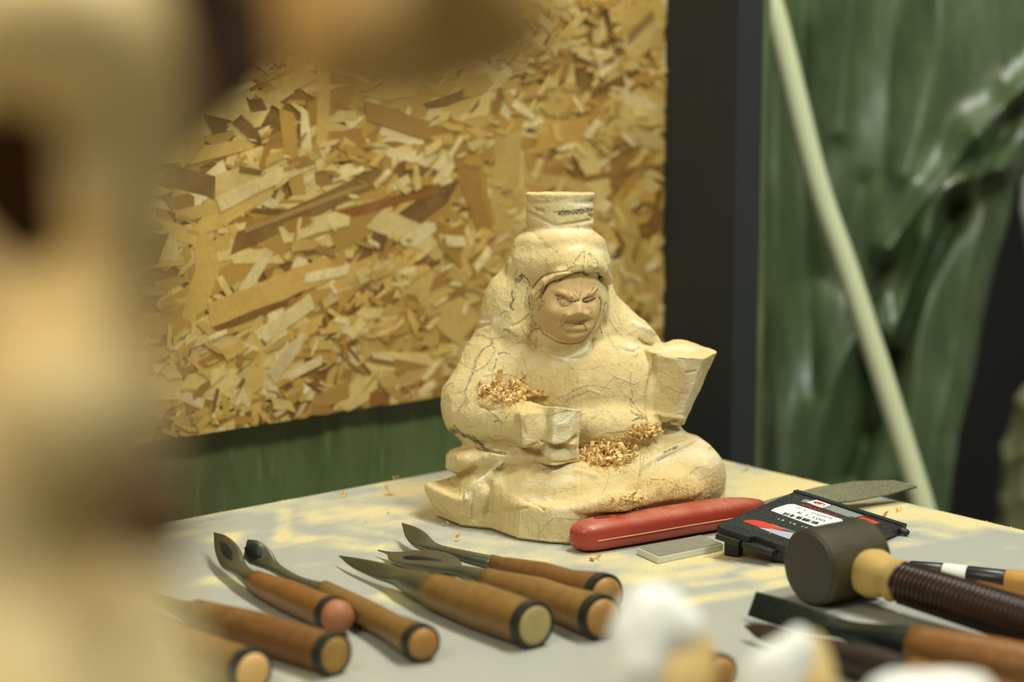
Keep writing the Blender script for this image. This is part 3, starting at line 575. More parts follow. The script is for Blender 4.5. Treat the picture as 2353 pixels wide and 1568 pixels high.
n1 = vnoise(G3*np.array([1, 1, 1]), 1/0.03, 3, 3).reshape(ny, nx); n2 = vnoise(G3, 1/0.004, 8, 2).reshape(ny, nx)
n3 = vnoise(G3*np.array([.25, 1, 1]), 1/0.012, 13, 2).reshape(ny, nx)
yw = KC.y + np.arange(nx)[None, :]*CEL*(-E1.y) + np.arange(ny)[:, None]*CEL*E2.y
dm = np.clip(dm*(0.15+1.5*n1) + 0.34*np.clip((yw-1.22)/.2, .25, 1)*np.clip(n1-.36, 0, 1)*3*(.3+n3) - 0.25*(1-n2)*(n3 < .5), 0, 1)
def table():
    w = empty('workbench', KC + Vector((0, 0, -TAB)), 'grey-white laminate bench table strewn with yellow sawdust', 'table')
    step = 3; S_ = np.arange(0, nx, step); T_ = np.arange(0, ny, step)
    S_, T_ = np.append(S_, nx-1), np.append(T_, ny-1); ns, nt = len(S_), len(T_)
    v = [KC - E1*(s*CEL) + E2*(t*CEL) for t in T_ for s in S_]
    f = [(j*ns+i, (j+1)*ns+i, (j+1)*ns+i+1, j*ns+i+1) for j in range(nt-1) for i in range(ns-1)]
    d = dm[np.ix_(T_, S_)].ravel(); cols = np.stack([d, d, d, np.ones_like(d)], 1)
    t = NT('laminate_dusty'); a = t.n('ShaderNodeAttribute', _attribute_name='col').outputs['Fac']
    k = t.noise(420, 4); k2 = t.noise(9, 3); k3 = t.noise(1500, 2)
    base = t.mix(k2, lin((158, 160, 151)), lin((170, 170, 157)))
    m = t.ramp(t.math('ADD', a, t.math('MULTIPLY', t.math('SUBTRACT', k, 0.5), 0.5)), [(0.05, 0.0), (0.72, 1.0)])
    col = t.mix(t.math('MULTIPLY', m, 0.85), base, lin((216, 203, 146)))
    mt = t.out(col, t.math('ADD', t.math('MULTIPLY', m, 0.4), 0.42), t.math('MULTIPLY', k3, m), 0.5, 0.0006, Specular_IOR_Level=0.4)
    o = obj('worktop', v, f, mt, w, cols=cols); 
    core = wood('chipboard_core', (176, 148, 96), (140, 112, 70), 90, (1, 1, 1))
    P = [KC, KC - E1*TS, KC - E1*TS + E2*TT, KC + E2*TT]
    obj_bm('board_core', prism([p - Z3*TAB for p in P], TAB-.021, TAB-.0007), core, w)
    lm = plain('steel_leg', (70, 70, 68), .4, .7)
    for a_, b_ in ((.05, .05), (TS-.05, .05), (TS-.05, TT-.05), (.05, TT-.05)):
        bm = bmesh.new(); p = KC - E1*a_ + E2*b_; box(bm, frame((p.x, p.y, (TAB-.021)/2), E1, Z3), .04, .04, TAB-.021); obj_bm('leg', bm, lm, w, bevel=.003)
table()
# loose sawdust grains on the table
def grains():
    prob = np.clip(dm-.15, 0, 1)**1.5; prob[:, :] *= 1; 
    yy, xx = np.mgrid[0:ny, 0:nx]; q = np.maximum(prob, 0.004); W_ = np.array([[-E1.x, -E1.y], [E2.x, E2.y]])
    pos = np.stack([xx.ravel()*CEL, yy.ravel()*CEL], 1) @ W_ + np.array([KC.x, KC.y]); v = pos[:, 1]
    ok = (pos[:, 1] > 1.05) & (np.abs(pos[:, 0]) < pos[:, 1]*.26); pr = q.ravel()*ok; pr /= pr.sum()
    idx = np.random.choice(len(pr), 26000, p=pr); p = pos[idx] + np.random.uniform(-CEL, CEL, (len(idx), 2))
    V, F = [], []; n = len(idx); s = np.random.uniform(.00012, .00036, n)*np.where(np.random.rand(n) < .03, 2.0, 1); a = np.random.uniform(0, 6.28, n)
    T = np.array([[1, 0, 0], [-.6, .8, 0], [-.5, -.7, 0], [0.1, 0, .55]])
    c, s_ = np.cos(a), np.sin(a); X = T[None, :, 0]*c[:, None]*1.5 - T[None, :, 1]*s_[:, None]; Y = T[None, :, 0]*s_[:, None]*1.5 + T[None, :, 1]*c[:, None]
    P = np.stack([p[:, None, 0]+X*s[:, None], p[:, None, 1]+Y*s[:, None], TAB+.0001+T[None, :, 2]*s[:, None]], -1).reshape(-1, 3)
    B = np.arange(n)[:, None, None]*4; F = (B + np.array([[0, 1, 3], [1, 2, 3], [2, 0, 3]])[None]).reshape(-1, 3)
    me = bpy.data.meshes.new('sawdust'); me.from_pydata(P.tolist(), [], F.tolist()); me.materials.append(wood('sawdust', (232, 206, 138), (240, 220, 160), 300, (1, 1, 1), .8, dark=(222, 188, 112)))
    o = bpy.data.objects.new('sawdust', me); link(o); tag(o, 'fine yellow sawdust scattered over the bench table', 'sawdust', kind='stuff')
grains()

# ---- oriented strand board on the wall behind
G_OSB = 0.10; P0 = KC - NW*G_OSB
A1 = onplane(1525, 500, P0, NW); A0 = onplane(-160, 900, P0, NW)
L_OSB = (A1 - A0).dot(E1); ZB, ZT = 0.783, 1.32
ORG_B = Vector((A0.x, A0.y, ZB)) + NW*((P0 - A0).dot(NW)); H_OSB = ZT - ZB
def osb():
    w = empty('strand_board', ORG_B, 'yellow-brown oriented strand board fixed to the wall behind the carved figure', 'board')
    core = wood('strand_core', (150, 112, 52), (120, 84, 36), 120, (1, 1, 1))
    bm = bmesh.new(); c = ORG_B + E1*L_OSB/2 + Z3*H_OSB/2 - NW*.0035; box(bm, frame(c, E1, Z3), L_OSB, .006, H_OSB); obj_bm('core', bm, core, w)
    t = NT('strand'); at = t.n('ShaderNodeAttribute', _attribute_name='col').outputs['Color']; f = t.noise(300, 4, (1, 1, .9)); g = t.noise(40, 4)
    co = t.mix(t.ramp(f, [(0.35, 0.0), (0.8, 1.0)]), at, (0.30, 0.17, 0.055)); co = t.mix(t.math('MULTIPLY', t.ramp(f, [(0.35, 0.0), (0.8, 1.0)]), .35), at, (0.28, 0.16, 0.05))
    co = t.mix(t.math('MULTIPLY', t.ramp(g, [(0.42, 0.0), (0.75, 1.0)]), .45), co, (0.36, 0.22, 0.07))
    M = t.out(co, .42, f, .3, .0005, Specular_IOR_Level=0.45)
    pal = [((230, 210, 152), 1.2), ((216, 190, 118), 2.8), ((202, 168, 88), 3.2), ((182, 142, 64), 2.4), ((152, 112, 50), 1.1), ((110, 80, 38), .5)]
    rg = random.Random(11)
    def pick(): return lin(rg.choices([p[0] for p in pal], [p[1] for p in pal])[0])
    def flake(u, v, L, Wd, ang, off, col, jag=6):
        n = jag; sk = rg.uniform(-.8, .8)*Wd
        top = [(-L/2 + L*i/n + (rg.uniform(-.25, .25)*L/n if 0 < i < n else sk*.5+rg.uniform(-.15, .15)*Wd), Wd/2*rg.uniform(.88, 1.02)) for i in range(n+1)]
        bot = [(L/2 - L*i/n + (rg.uniform(-.25, .25)*L/n if 0 < i < n else -sk*.5+rg.uniform(-.15, .15)*Wd), -Wd/2*rg.uniform(.85, 1.02)) for i in range(n+1)]
        if rg.random() < .3: top[-1] = (top[-1][0]+Wd*.6, top[-1][1]*.1)
        if rg.random() < .3: bot[-1] = (bot[-1][0]-Wd*.6, bot[-1][1]*.1)
        pts = top + bot; c, s = math.cos(ang), math.sin(ang)
        bend = rg.uniform(-.06, .06)/max(L, .02)*Wd
        q = []
        for x, y in pts:
            y += bend*x*x/L*4; a, b = u + x*c - y*s, v + x*s + y*c
            q.append((min(max(a, 0), L_OSB), min(max(b, 0), H_OSB)))
        tl = rg.uniform(-.003, .003)
        hi = [ORG_B + E1*a + Z3*b + NW*(off + (a-u)*tl) for a, b in q]; lo = [p - NW*.0005 for p in hi]; m = len(q)
        V = hi + lo; F = [tuple(range(m-1, -1, -1))] + [(i, (i+1) % m, m+(i+1) % m, m+i) for i in range(m)]
        k = rg.uniform(.82, 1.12); return V, F, [tuple(x*k for x in col)+(1,)]*len(V)
    SV, SF, SC = [], [], []
    def add(r):
        b = len(SV); SV.extend(r[0]); SF.extend([tuple(i+b for i in f) for f in r[1]]); SC.extend(r[2])
    for i in range(3600):      # small and medium strands, pressed one over another
        u, v = rg.uniform(0, L_OSB), rg.uniform(0, H_OSB); k = rg.random()
        ang = rg.gauss(.12, .45) if rg.random() < .8 else rg.uniform(-1.5, 1.5)
        L = rg.uniform(.006, .03) if k < .6 else rg.uniform(.02, .06)
        add(flake(u, v, L, L*rg.uniform(.12, .45), ang, rg.uniform(.0002, .0009), pick(), 3))
    for c_ in range(70):
        cu, cv = rg.uniform(0, L_OSB), rg.uniform(0, .42)
        for i in range(rg.randint(8, 26)):
            L = rg.uniform(.004, .022); add(flake(cu + rg.gauss(0, .020), cv + rg.gauss(0, .010), L, L*rg.uniform(.15, .5), rg.gauss(.15, .6), rg.uniform(.0017, .0021), pick(), 3))
    o = obj('small_strand', SV, SF, M, w, cols=SC); o['kind'] = 'stuff'
    big = []
    for i in range(235):
        u, v = rg.uniform(.05, L_OSB), rg.uniform(0, .40); r = rg.random()
        ang = rg.gauss(.1, .3) if r < .7 else rg.gauss(1.0, .5)*rg.choice((-1, 1)); L = rg.uniform(.03, .10)
        c = pick()
        big.append(flake(u, v, L, rg.uniform(.006, .022), ang, rg.uniform(.0006, .0012), c, 5))
    def at_px(p): q = onplane(p[0], p[1], P0, NW) - ORG_B; return q.dot(E1), q.z
    # the strands that stand out
    for a, b, wd, c in (((540, 560), (870, 405), .015, (120, 88, 40)), ((560, 530), (850, 420), .004, (168, 136, 74)), ((760, 500), (1010, 432), .008, (130, 82, 30)), ((940, 440), (1010, 428), .003, (70, 44, 22)), ((500, 470), (720, 365), .011, (220, 200, 140)), ((600, 400), (700, 370), .006, (214, 188, 120)), ((640, 540), (790, 500), .014, (216, 194, 130)), ((480, 725), (760, 615), .020, (196, 160, 84)), ((480, 760), (660, 690), .008, (126, 88, 34)), ((590, 780), (720, 690), .013, (218, 200, 142)),
                        ((840, 250), (1060, 330), .016, (158, 118, 54)), ((1040, 300), (1120, 560), .018, (164, 122, 52)), ((1130, 560), (1060, 400), .010, (198, 160, 66)), ((1150, 560), (1170, 300), .030, (202, 170, 92)), ((1080, 300), (1130, 520), .006, (178, 136, 50)), ((1020, 520), (1130, 660), .030, (170, 126, 48)), ((940, 640), (1080, 760), .034, (204, 172, 96)), ((860, 500), (1000, 560), .020, (212, 190, 128)), ((930, 560), (990, 520), .012, (226, 208, 156)), ((620, 870), (680, 790), .012, (222, 204, 150)), ((780, 740), (830, 830), .016, (226, 210, 158)), ((790, 790), (850, 860), .003, (110, 72, 30)),
                        ((680, 900), (710, 880), .012, (232, 218, 170)), ((700, 880), (735, 900), .003, (96, 60, 26)), ((490, 985), (560, 870), .004, (124, 82, 34)), ((850, 920), (1030, 880), .012, (146, 88, 34)), ((400, 800), (500, 770), .008, (218, 198, 140)), ((540, 270), (590, 320), .010, (110, 76, 34)), ((1300, 420), (1500, 380), .006, (140, 100, 42)), ((1230, 330), (1380, 280), .018, (192, 152, 74)), ((1400, 180), (1500, 90), .010, (196, 166, 98)), ((1200, 420), (1350, 450), .022, (200, 168, 92)), ((1420, 480), (1500, 700), .024, (190, 156, 84)), ((900, 640), (1010, 600), .005, (120, 84, 40)), ((1190, 350), (1210, 520), .012, (206, 178, 104)), ((820, 640), (900, 600), .012, (214, 190, 124)), ((700, 640), (800, 620), .008, (222, 204, 150)), ((1420, 300), (1520, 330), .014, (204, 176, 110)), ((1440, 90), (1500, 30), .008, (150, 112, 60)), ((870, 880), (1020, 850), .010, (200, 168, 94))):
        (u0, v0), (u1, v1) = at_px(a), at_px(b); L = math.hypot(u1-u0, v1-v0)
        big.append(flake((u0+u1)/2, (v0+v1)/2, L, wd, math.atan2(v1-v0, u1-u0), rg.uniform(.0012, .0016), lin(c), 7))
    for V, F, Cc in big: obj('strand', V, F, M, w, cols=Cc)
    # thin pieces of strand standing out along the cut lower edge
osb()
# ---- dark stud between board and tarpaulin
PA = Vector((A1.x, A1.y, 0)); dpt, wid = .086, .030
t = NT('dark_stud'); f = t.noise(60, 5, (1, 1, .06)); g = t.noise(10, 3)
M_stud = t.out(t.mix(t.ramp(g, [(.4, 0.0), (.7, 1.0)]), t.mix(f, lin((48, 52, 54)), lin((56, 59, 58))), lin((54, 56, 54))), .75, f, .2, .0006, Specular_IOR_Level=.15)
o = obj_bm('wall_stud', prism([PA - E1*.0 - NW*.01, PA + E1*wid - NW*.01, PA + E1*wid + NW*dpt, PA + NW*dpt], 0, 2.3), M_stud, bevel=.002)
tag(o, 'dark upright post between the strand board and the green tarpaulin', 'post')
o['kind'] = 'structure'; o.name = 'wall_stud'
# ---- tarpaulins
def tarp_mat(name, c1, c2, rough=.38):
    t = NT(name); f = t.noise(30, 4, (1, 1, .35)); wv = t.n('ShaderNodeTexWave', i0=t.co.outputs['UV'], Scale=160.0, Distortion=0.0).outputs['Fac']; g = t.noise(9, 3); h = t.noise(120, 5, (1, 1, .15))
    col = t.mix(t.ramp(f, [(.3, 0.0), (.7, 1.0)]), lin(c1), lin(c2)); col = t.mix(t.math('MULTIPLY', t.ramp(h, [(.55, 0.0), (.8, 1.0)]), .35), col, lin(tuple(int(v*1.5) for v in c2)))
    return t.out(col, t.math('ADD', t.math('MULTIPLY', g, .2), rough-.1), t.math('ADD', t.math('MULTIPLY', f, 1.0), t.math('MULTIPLY', h, .4)), .35, .004, Specular_IOR_Level=.8, Sheen_Weight=0.0)
M_tarp = tarp_mat('tarpaulin', (60, 78, 46), (84, 101, 64))
def sheet(name, fn, nu, nv, mat, label, group=None, thick=.0012):
    v = [fn(i/nu, j/nv) for j in range(nv+1) for i in range(nu+1)]
    f = [(j*(nu+1)+i, j*(nu+1)+i+1, (j+1)*(nu+1)+i+1, (j+1)*(nu+1)+i) for j in range(nv) for i in range(nu)]
    me = bpy.data.meshes.new(name); me.from_pydata([tuple(p) for p in v], [], f); me.materials.append(mat); me.shade_smooth()
    uv = me.uv_layers.new(name='UVMap'); li = np.empty(len(me.loops), np.int32); me.loops.foreach_get('vertex_index', li)
    uv.data.foreach_set('uv', np.stack([(li % (nu+1))/nu*4, (li//(nu+1))/nv*6], 1).astype(np.float32).ravel())
    o = bpy.data.objects.new(name, me); link(o); m = o.modifiers.new('thick', 'SOLIDIFY'); m.thickness = thick; tag(o, label, 'tarpaulin', group); return o
import mathutils.noise as mn
GT = .1125
def tarp_left(u, v):
    p = KC - NW*GT; a = -1.0 + u*1.28; z = v*2.2
    w = .0025*math.sin(a*60) + .003*mn.noise(Vector((a*9, z*3, 1))) + .0035*mn.noise(Vector((a*28, z*6, 4)))
    return Vector((p.x, p.y, 0)) + E1*a + Z3*z - NW*.0015 + NW*w*.15
sheet('green_tarpaulin', tarp_left, 260, 160, tarp_mat('lit_tarpaulin', (76, 94, 52), (104, 122, 74)), 'green woven tarpaulin hanging behind the strand board, seen under its lower edge')  # same cloth in a lighter green; the light on it is in the colour
folds = [  # crest lines of the right tarpaulin in photo pixels: (points, half width, height m)
    ([(2400, 150), (2200, 360), (2040, 570)], 26, .030), ([(2040, 570), (2022, 650), (2025, 760)], 22, .020), ([(2300, 385), (2170, 440), (2110, 600), (2050, 790)], 24, .026),
    ([(1990, 740), (1935, 830), (1880, 980), (1850, 1200)], 45, .026), ([(2240, 300), (2320, 460), (2270, 640), (2230, 860), (2170, 1200)], 40, .020), ([(2150, 560), (2110, 800), (2080, 1100)], 55, .022),
    ([(2200, 480), (2120, 650), (2050, 840), (1960, 1100)], 20, -.036), ([(1980, 430), (1940, 560), (1900, 640)], 40, -.010), ([(2030, 620), (1990, 800), (1985, 1000)], 14, -.022), ([(2330, 260), (2250, 400)], 20, -.02), ([(1790, -60), (1780, 500), (1790, 1200)], 30, .010), ([(1850, -60), (1840, 400), (1870, 900)], 26, -.010), ([(1960, -60), (1930, 300)], 30, .010), ([(2060, -60), (2030, 400)], 40, -.012), ([(2160, -60), (2150, 150), (2080, 400)], 60, .022), ([(2290, -60), (2300, 180)], 50, .012)]
fold_pts = [(np.array(crv(p, 6)), w, h) for p, w, h in folds]
R_EDGE = [(-60, 2460), (300, 2440), (430, 2335), (500, 2322), (600, 2292), (750, 2258), (870, 2240), (1000, 2204), (1100, 2190), (1200, 2182), (1700, 2160)]
def segd(q, x, y):
    a, b = q[:-1], q[1:]; e = b-a; w_ = np.array([x, y])-a; t = np.clip((w_*e).sum(1)/((e*e).sum(1)+1e-9), 0, 1); r = w_-e*t[:, None]; return math.sqrt((r*r).sum(1).min())
def tarp_right(u, v):
    py = -160 + (1-v)*1850; L = 1690; ys = [q[0] for q in R_EDGE]; R_ = np.interp(py, ys, [q[1] for q in R_EDGE]); px = L + u*(R_-L)
    h = 0
    for q, w, hh in fold_pts:
        d = segd(q, px, py)
        if d < 4*w: h += hh*(math.exp(-abs(d/w)**1.4))
    h += .010*mn.noise(Vector((px*.010, py*.003, 2))) + .0012*mn.noise(Vector((px*.03, py*.006, 5))) - .03*max(0, u-.9)*10*u
    return pt(px, py, 2.30 - h*1.25 - .0*px)
sheet('green_tarpaulin', tarp_right, 150, 260, M_tarp, 'green tarpaulin with creased folds hanging to the right of the dark post')
# ---- pale conduit pole leaning in front of the tarpaulin
PX = [(1640, -380), (1768, -10), (1872, 400), (1940, 600), (2006, 800), (2070, 1000), (2126, 1180), (2200, 1440), (2330, 1900)]
pth = [Vector(tuple(p)) for p in crv([tuple(pt(x, y, 2.12)) for x, y in PX], 5)]
last = pth[-1]; d_ = (pth[-1]-pth[-4]).normalized(); pth.append(last + d_*((last.z-.012)/-d_.z))
o = obj_bm('pole', loft(pth, [.0112]*len(pth), [.0112]*len(pth), up=(0, 1, 0), n=20), plain('pole_plastic', (206, 212, 170), .35, 0, .04, 30, .05), smooth=True)
tag(o, 'pale green plastic pole slanting down in front of the creased green tarpaulin', 'pole')
# ---- room
M_dark = plain('dark_room', (34, 36, 30), .8, 0, .3, 6, .2)
fl = obj_bm('floor', prism([Vector((-3, -1.5, 0)), Vector((3, -1.5, 0)), Vector((3, 4.4, 0)), Vector((-3, 4.4, 0))], -.05, 0), plain('concrete', (92, 90, 80), .8, 0, .2, 8, .3)); tag(fl, 'bare grey concrete workshop floor', kind='structure')
wb = obj_bm('wall_back', prism([Vector((-3, 4.3, 0)), Vector((3, 4.3, 0)), Vector((3, 4.4, 0)), Vector((-3, 4.4, 0))], 0, 3), M_dark); tag(wb, 'dark wall far behind the tarpaulins', kind='structure')
# rail carrying the tarpaulins (above the frame)
bm = bmesh.new(); a = KC - NW*GT - E1*1.0; b = KC - NW*GT + E1*.30; 
o = obj_bm('trim_rail', loft([Vector((a.x, a.y, 2.21)), Vector((b.x, b.y, 2.21))], [.014]*2, [.014]*2, n=12), plain('rail_steel', (90, 90, 88), .4, .8)); tag(o, 'steel rail the tarpaulin hangs from', kind='structure')
# ---- things in the dark gap at the right edge
def blob_mesh(name, prims, mat, parent=None, res=.004, k=.006, facets=0.0, seed=1, fsize=.02, sub=1, flat=None):
    """organic solid: smooth union of ellipsoids given as (centre, radii, rotation)"""
    C_ = np.array([list(p[0]) for p in prims]); Rm = np.array([max(p[1]) for p in prims]); lo = (C_-Rm[:, None]).min(0)-.01; hi = (C_+Rm[:, None]).max(0)+.01
    if flat is not None: lo[2] = max(lo[2], flat-.01)
    def fn(P):
        d = np.full(len(P), 1e3)
        for c, r, R in prims: d = smin(d, sd_ell(P, np.array(list(c)), r, R), k)
        if flat is not None: d = np.maximum(d, flat-P[:, 2])
        return d
    V, F = surface_net(lo, hi, res, fn); me = net_mesh(name, V, F, sub)
    if facets:
        V = get_co(me); N = get_no(me); V = V + N*(cells(V/SU, fsize/SU, (1, 1, 1), seed, facets/SU)*SU)[:, None]
        if flat is not None: V[:, 2] = np.maximum(V[:, 2], flat)
        set_co(me, V)
    me.shade_smooth(); me.materials.append(mat); o = bpy.data.objects.new(name, me); link(o)
    if parent is not None: o.parent = parent; o.matrix_parent_inverse = Matrix.Translation(-parent.location)
    return o
c0 = pt(2352, 1100, 2.75)
o = blob_mesh('cloth_sack', [(c0 + Vector((.02, 0, -.02)), (.05, .07, .15), None), (c0 + Vector((.03, .02, -.25)), (.07, .08, .2), None), (Vector((c0.x+.03, c0.y+.02, .2)), (.10, .1, .26), None)], plain('sackcloth', (150, 150, 104), .85, 0, .35, 14, .4), res=.012, k=.03, facets=.008, fsize=.05, flat=0.0)
tag(o, 'pale olive cloth sack in the dark gap right of the tarpaulin', 'sack')
c1 = pt(2362, 480, 2.5)
o = obj_bm('hanging_cord', loft([c1 + Vector((.0, 0, .9)), c1 + Vector((.002, 0, .2)), c1, c1 + Vector((.006, 0, -.05))], [.004, .004, .009, .005], [.004, .004, .009, .005], up=(0, 1, 0)), plain('white_cord', (205, 208, 196), .7), smooth=True)
tag(o, 'white knotted cord end hanging at the right edge beside the tarpaulin', 'cord')
# sawdust crumbs clinging to the post
for px_, py_ in ((1750, 438), (1720, 570)):
    c = pt(px_, py_, 1.80 if px_ > 1740 else 1.815)

# ================================================================ carving tools on the table
M_hand = [wood('handle_orange', (138, 93, 42), (114, 75, 32), 130, (1, 1, 1), .38, spec=.5, dark=(112, 66, 26)), wood('handle_tan', (136, 103, 50), (112, 84, 38), 130, (1, 1, 1), .4, spec=.5, dark=(116, 76, 32)), wood('handle_brown', (128, 89, 42), (104, 70, 33), 130, (1, 1, 1), .42, dark=(104, 66, 30))]
M_end = [wood('end_pink', (170, 114, 76), (152, 96, 62), 80, (1, 1, 1), .55, dark=(150, 88, 62)), wood('end_orange', (168, 129, 70), (148, 110, 55), 80, (1, 1, 1), .5, dark=(160, 104, 46)), wood('end_grey', (178, 162, 108), (160, 144, 92), 80, (1, 1, 1), .7, dark=(138, 122, 74)), wood('end_pale', (226, 192, 128), (206, 164, 92), 60, (1, 1, 1), .6, dark=(180, 132, 62)), wood('end_stained', (176, 136, 68), (150, 112, 54), 90, (1, 1, 1), .6, dark=(84, 74, 44))]
M_ring = plain('iron_ring', (62, 64, 58), .45, .75, .2, 90, .2)
M_steel = plain('forged_steel', (112, 114, 94), .36, .8, .3, 60, .2, dust=.08)
M_steel2 = plain('dark_steel', (40, 48, 47), .4, .75, .25, 60, .2, dust=.15)
M_bright = plain('ground_steel', (150, 152, 142), .22, .95, .1, 200, .05)
M_dim = plain('pencil_dark', (70, 66, 44), .8)
def chisel(butt, front, rb, rf, rm, steel, hm, em, label, group, ring=True, zf=None, msteel=None, neck=None, dome=.0035, butt_dark=False, end_r=.86):
    """handle from butt pixel to front pixel, lying on the table; steel: list of (px, py, z, half width, half height, tilt deg, exponent)"""
    B = tab(butt[0], butt[1], rb*1.04); F = tab(front[0], front[1], zf or rf*1.1); ax = (F-B); L = ax.length; ax.normalize()
    w = empty('chisel', Vector((B.x, B.y, TAB)), label, 'chisel', group)
    ts = [.0, .04, .10, .3, .55, .8, .92, 1.0]; rr = [rb*.97, rb, rb, rm*1.0, rm, (rm*.35+rf*.65)*1.02, rf*1.04, rf]
    obj_bm('handle', loft([B + ax*(L*t) for t in ts], rr, rr, n=28), M_hand[hm], w, smooth=True)
    e = end_r; obj_bm('handle_end', loft([B + ax*.0005, B - ax*(dome*.35), B - ax*(dome*.8), B - ax*(dome*1.1), B - ax*(dome*1.2)], [rb*e, rb*e, rb*e*.86, rb*e*.5, rb*.1], [rb*e, rb*e, rb*e*.86, rb*e*.5, rb*.1], n=28), M_end[em], w, smooth=True)
    if ring:
        R0 = rb*1.055; obj_bm('hoop', loft([B + ax*.0065, B + ax*.006, B + ax*.0055, B + ax*.0004, B - ax*.0002, B - ax*.0002, B+ax*.003], [rb*.98, R0*.99, R0, R0, R0*.99, rb*e*.98, rb*.9], [rb*.98, R0*.99, R0, R0, R0*.99, rb*e*.98, rb*.9], n=32), M_ring, w, smooth=False)
    ms = msteel or M_steel
    P = [tab(s[0], s[1], s[2]) for s in steel] + [F - ax*.004]
    Wd = [s[3] for s in steel] + [rf*.9]; Hh = [s[4] for s in steel] + [rf*.9]; T = [math.radians(s[5]) for s in steel] + [0]; Ex = [s[6] for s in steel] + [2]
    # resample smoothly
    A = crv([tuple(p)+(a, b, c, d) for p, a, b, c, d in zip(P, Wd, Hh, T, Ex)], 5)
    o = obj_bm('blade', loft([Vector(q[:3]) for q in A], [max(q[3], .0002) for q in A], [max(q[4], .0002) for q in A], n=20, e=[max(q[6], 1) for q in A], tilt=[q[5] for q in A], dish=0), ms, w, smooth=True)
    return w, B, ax, F
GL = 'chisels lying left of the carved figure'
M_refl = plain('reflection_black', (36, 42, 42), .5, .5, .2, 60)
def hollow_reflection(w, pts_, ws, hh, tl):  # dark plates stand in for the dark reflection in the blade hollows
    A = crv([tuple(tab(*p))+(q,) for p, q in zip(pts_, ws)], 5); obj_bm('hollow_reflection', loft([Vector(q[:3]) for q in A], [max(q[3], .0003) for q in A], [hh]*len(A), n=24, tilt=math.radians(tl)), M_refl, w, smooth=True)
wA = chisel((770, 1416), (588, 1339), .0104, .0072, .0096, [(493, 1226, .014, .0006, .0006, -50, 2), (508, 1250, .0145, .0060, .0012, -52, 3.4), (528, 1280, .0125, .0082, .0016, -50, 3.4), (550, 1308, .0100, .0050, .0026, -30, 2.5), (572, 1328, .009, .0054, .0050, 0, 2)], 0, 0, 'chisel with reddish domed handle end and upturned spoon blade, at far left of the group', GL, dome=.009, end_r=.95)
hollow_reflection(wA[0], [(511, 1249, .0149), (517, 1258, .0143), (525, 1270, .0134), (533, 1282, .0124), (540, 1292, .0115)], [.0004, .0036, .0050, .0042, .0006], .0027, -51)
wB = chisel((971, 1480), (745, 1359), .0102, .0064, .0080, [(566, 1262, .0150, .0062, .0010, -75, 5), (584, 1270, .0145, .0076, .0014, -68, 5), (604, 1282, .0125, .0066, .0018, -55, 4), (636, 1308, .009, .0034, .0026, -20, 2.5), (690, 1340, .008, .0038, .0036, 0, 2)], 1, 1, 'chisel with rounded orange handle end and wide spoon blade behind the reddish one', GL)
hollow_reflection(wB[0], [(567, 1261, .0155), (573, 1265, .0153), (583, 1270, .0148), (592, 1275, .0140), (600, 1280, .0130)], [.0006, .0044, .0054, .0046, .0006], .0021, -70)
chisel((770, 1506), (452, 1412), .0112, .0086, .0112, [(330, 1362, .010, .0040, .0016, 10, 3.5), (380, 1382, .009, .0048, .0024, 0, 3), (420, 1400, .009, .0060, .0050, 0, 2)], 2, 4, 'chisel with flat stained end in front of the reddish-ended chisel', GL, dome=.0012)
chisel((580, 1546), (322, 1452), .0118, .0090, .0116, [(200, 1400, .010, .0050, .0018, 10, 3.5), (260, 1430, .010, .0060, .0040, 0, 3)], 1, 3, 'chisel with bright pale round end, nearest the bottom edge', GL, dome=.002)
GM = 'chisels lying in front of the carved figure'
chisel((1229, 1438), (993, 1358), .0128, .0104, .0132, [(779, 1278, .0065, .0003, .0004, -55, 2), (815, 1294, .0075, .0034, .0010, -55, 3), (870, 1312, .0090, .0054, .0016, -52, 3.4), (915, 1326, .0098, .0062, .0036, -30, 3), (955, 1342, .0105, .0088, .0080, 0, 2.2)], 1, 2, 'thick chisel with flat greyish handle end and long pointed knife blade', GM, dome=.001)
wF = chisel((1383, 1420), (1118, 1332), .0124, .0070, .0112, [(868, 1265, .0042, .0003, .0004, 0, 3), (895, 1272, .0050, .0022, .0008, -4, 3.5), (930, 1280, .0070, .0105, .0016, -8, 5), (985, 1290, .0080, .0125, .0030, -8, 5), (1026, 1302, .0082, .0100, .0036, -4, 4), (1052, 1312, .0085, .0040, .0036, 0, 2), (1090, 1324, .0083, .0056, .0054, 0, 2)], 1, 1, 'chisel with round orange handle end and wide dusty flat blade', GM)
hollow_reflection(wF[0], [(934, 1286, .0070), (945, 1289, .0074), (985, 1296, .0080), (1020, 1303, .0082), (1034, 1305, .0082)], [.0010, .0036, .0040, .0034, .0008], .0032, -50)
g, B, ax, F = chisel((1392, 1368), (1130, 1294), .0120, .0052, .0092, [(924, 1203, .0115, .0003, .0004, -45, 3), (944, 1224, .0110, .0046, .0010, -45, 5), (966, 1242, .0095, .0058, .0018, -40, 5), (990, 1257, .0080, .0040, .0028, -20, 3), (1020, 1266, .0074, .0035, .0030, 0, 2), (1075, 1281, .0072, .0042, .0040, 0, 2)], 2, 1, 'slim chisel with bright ground tip, closest to the carved figure', GM)
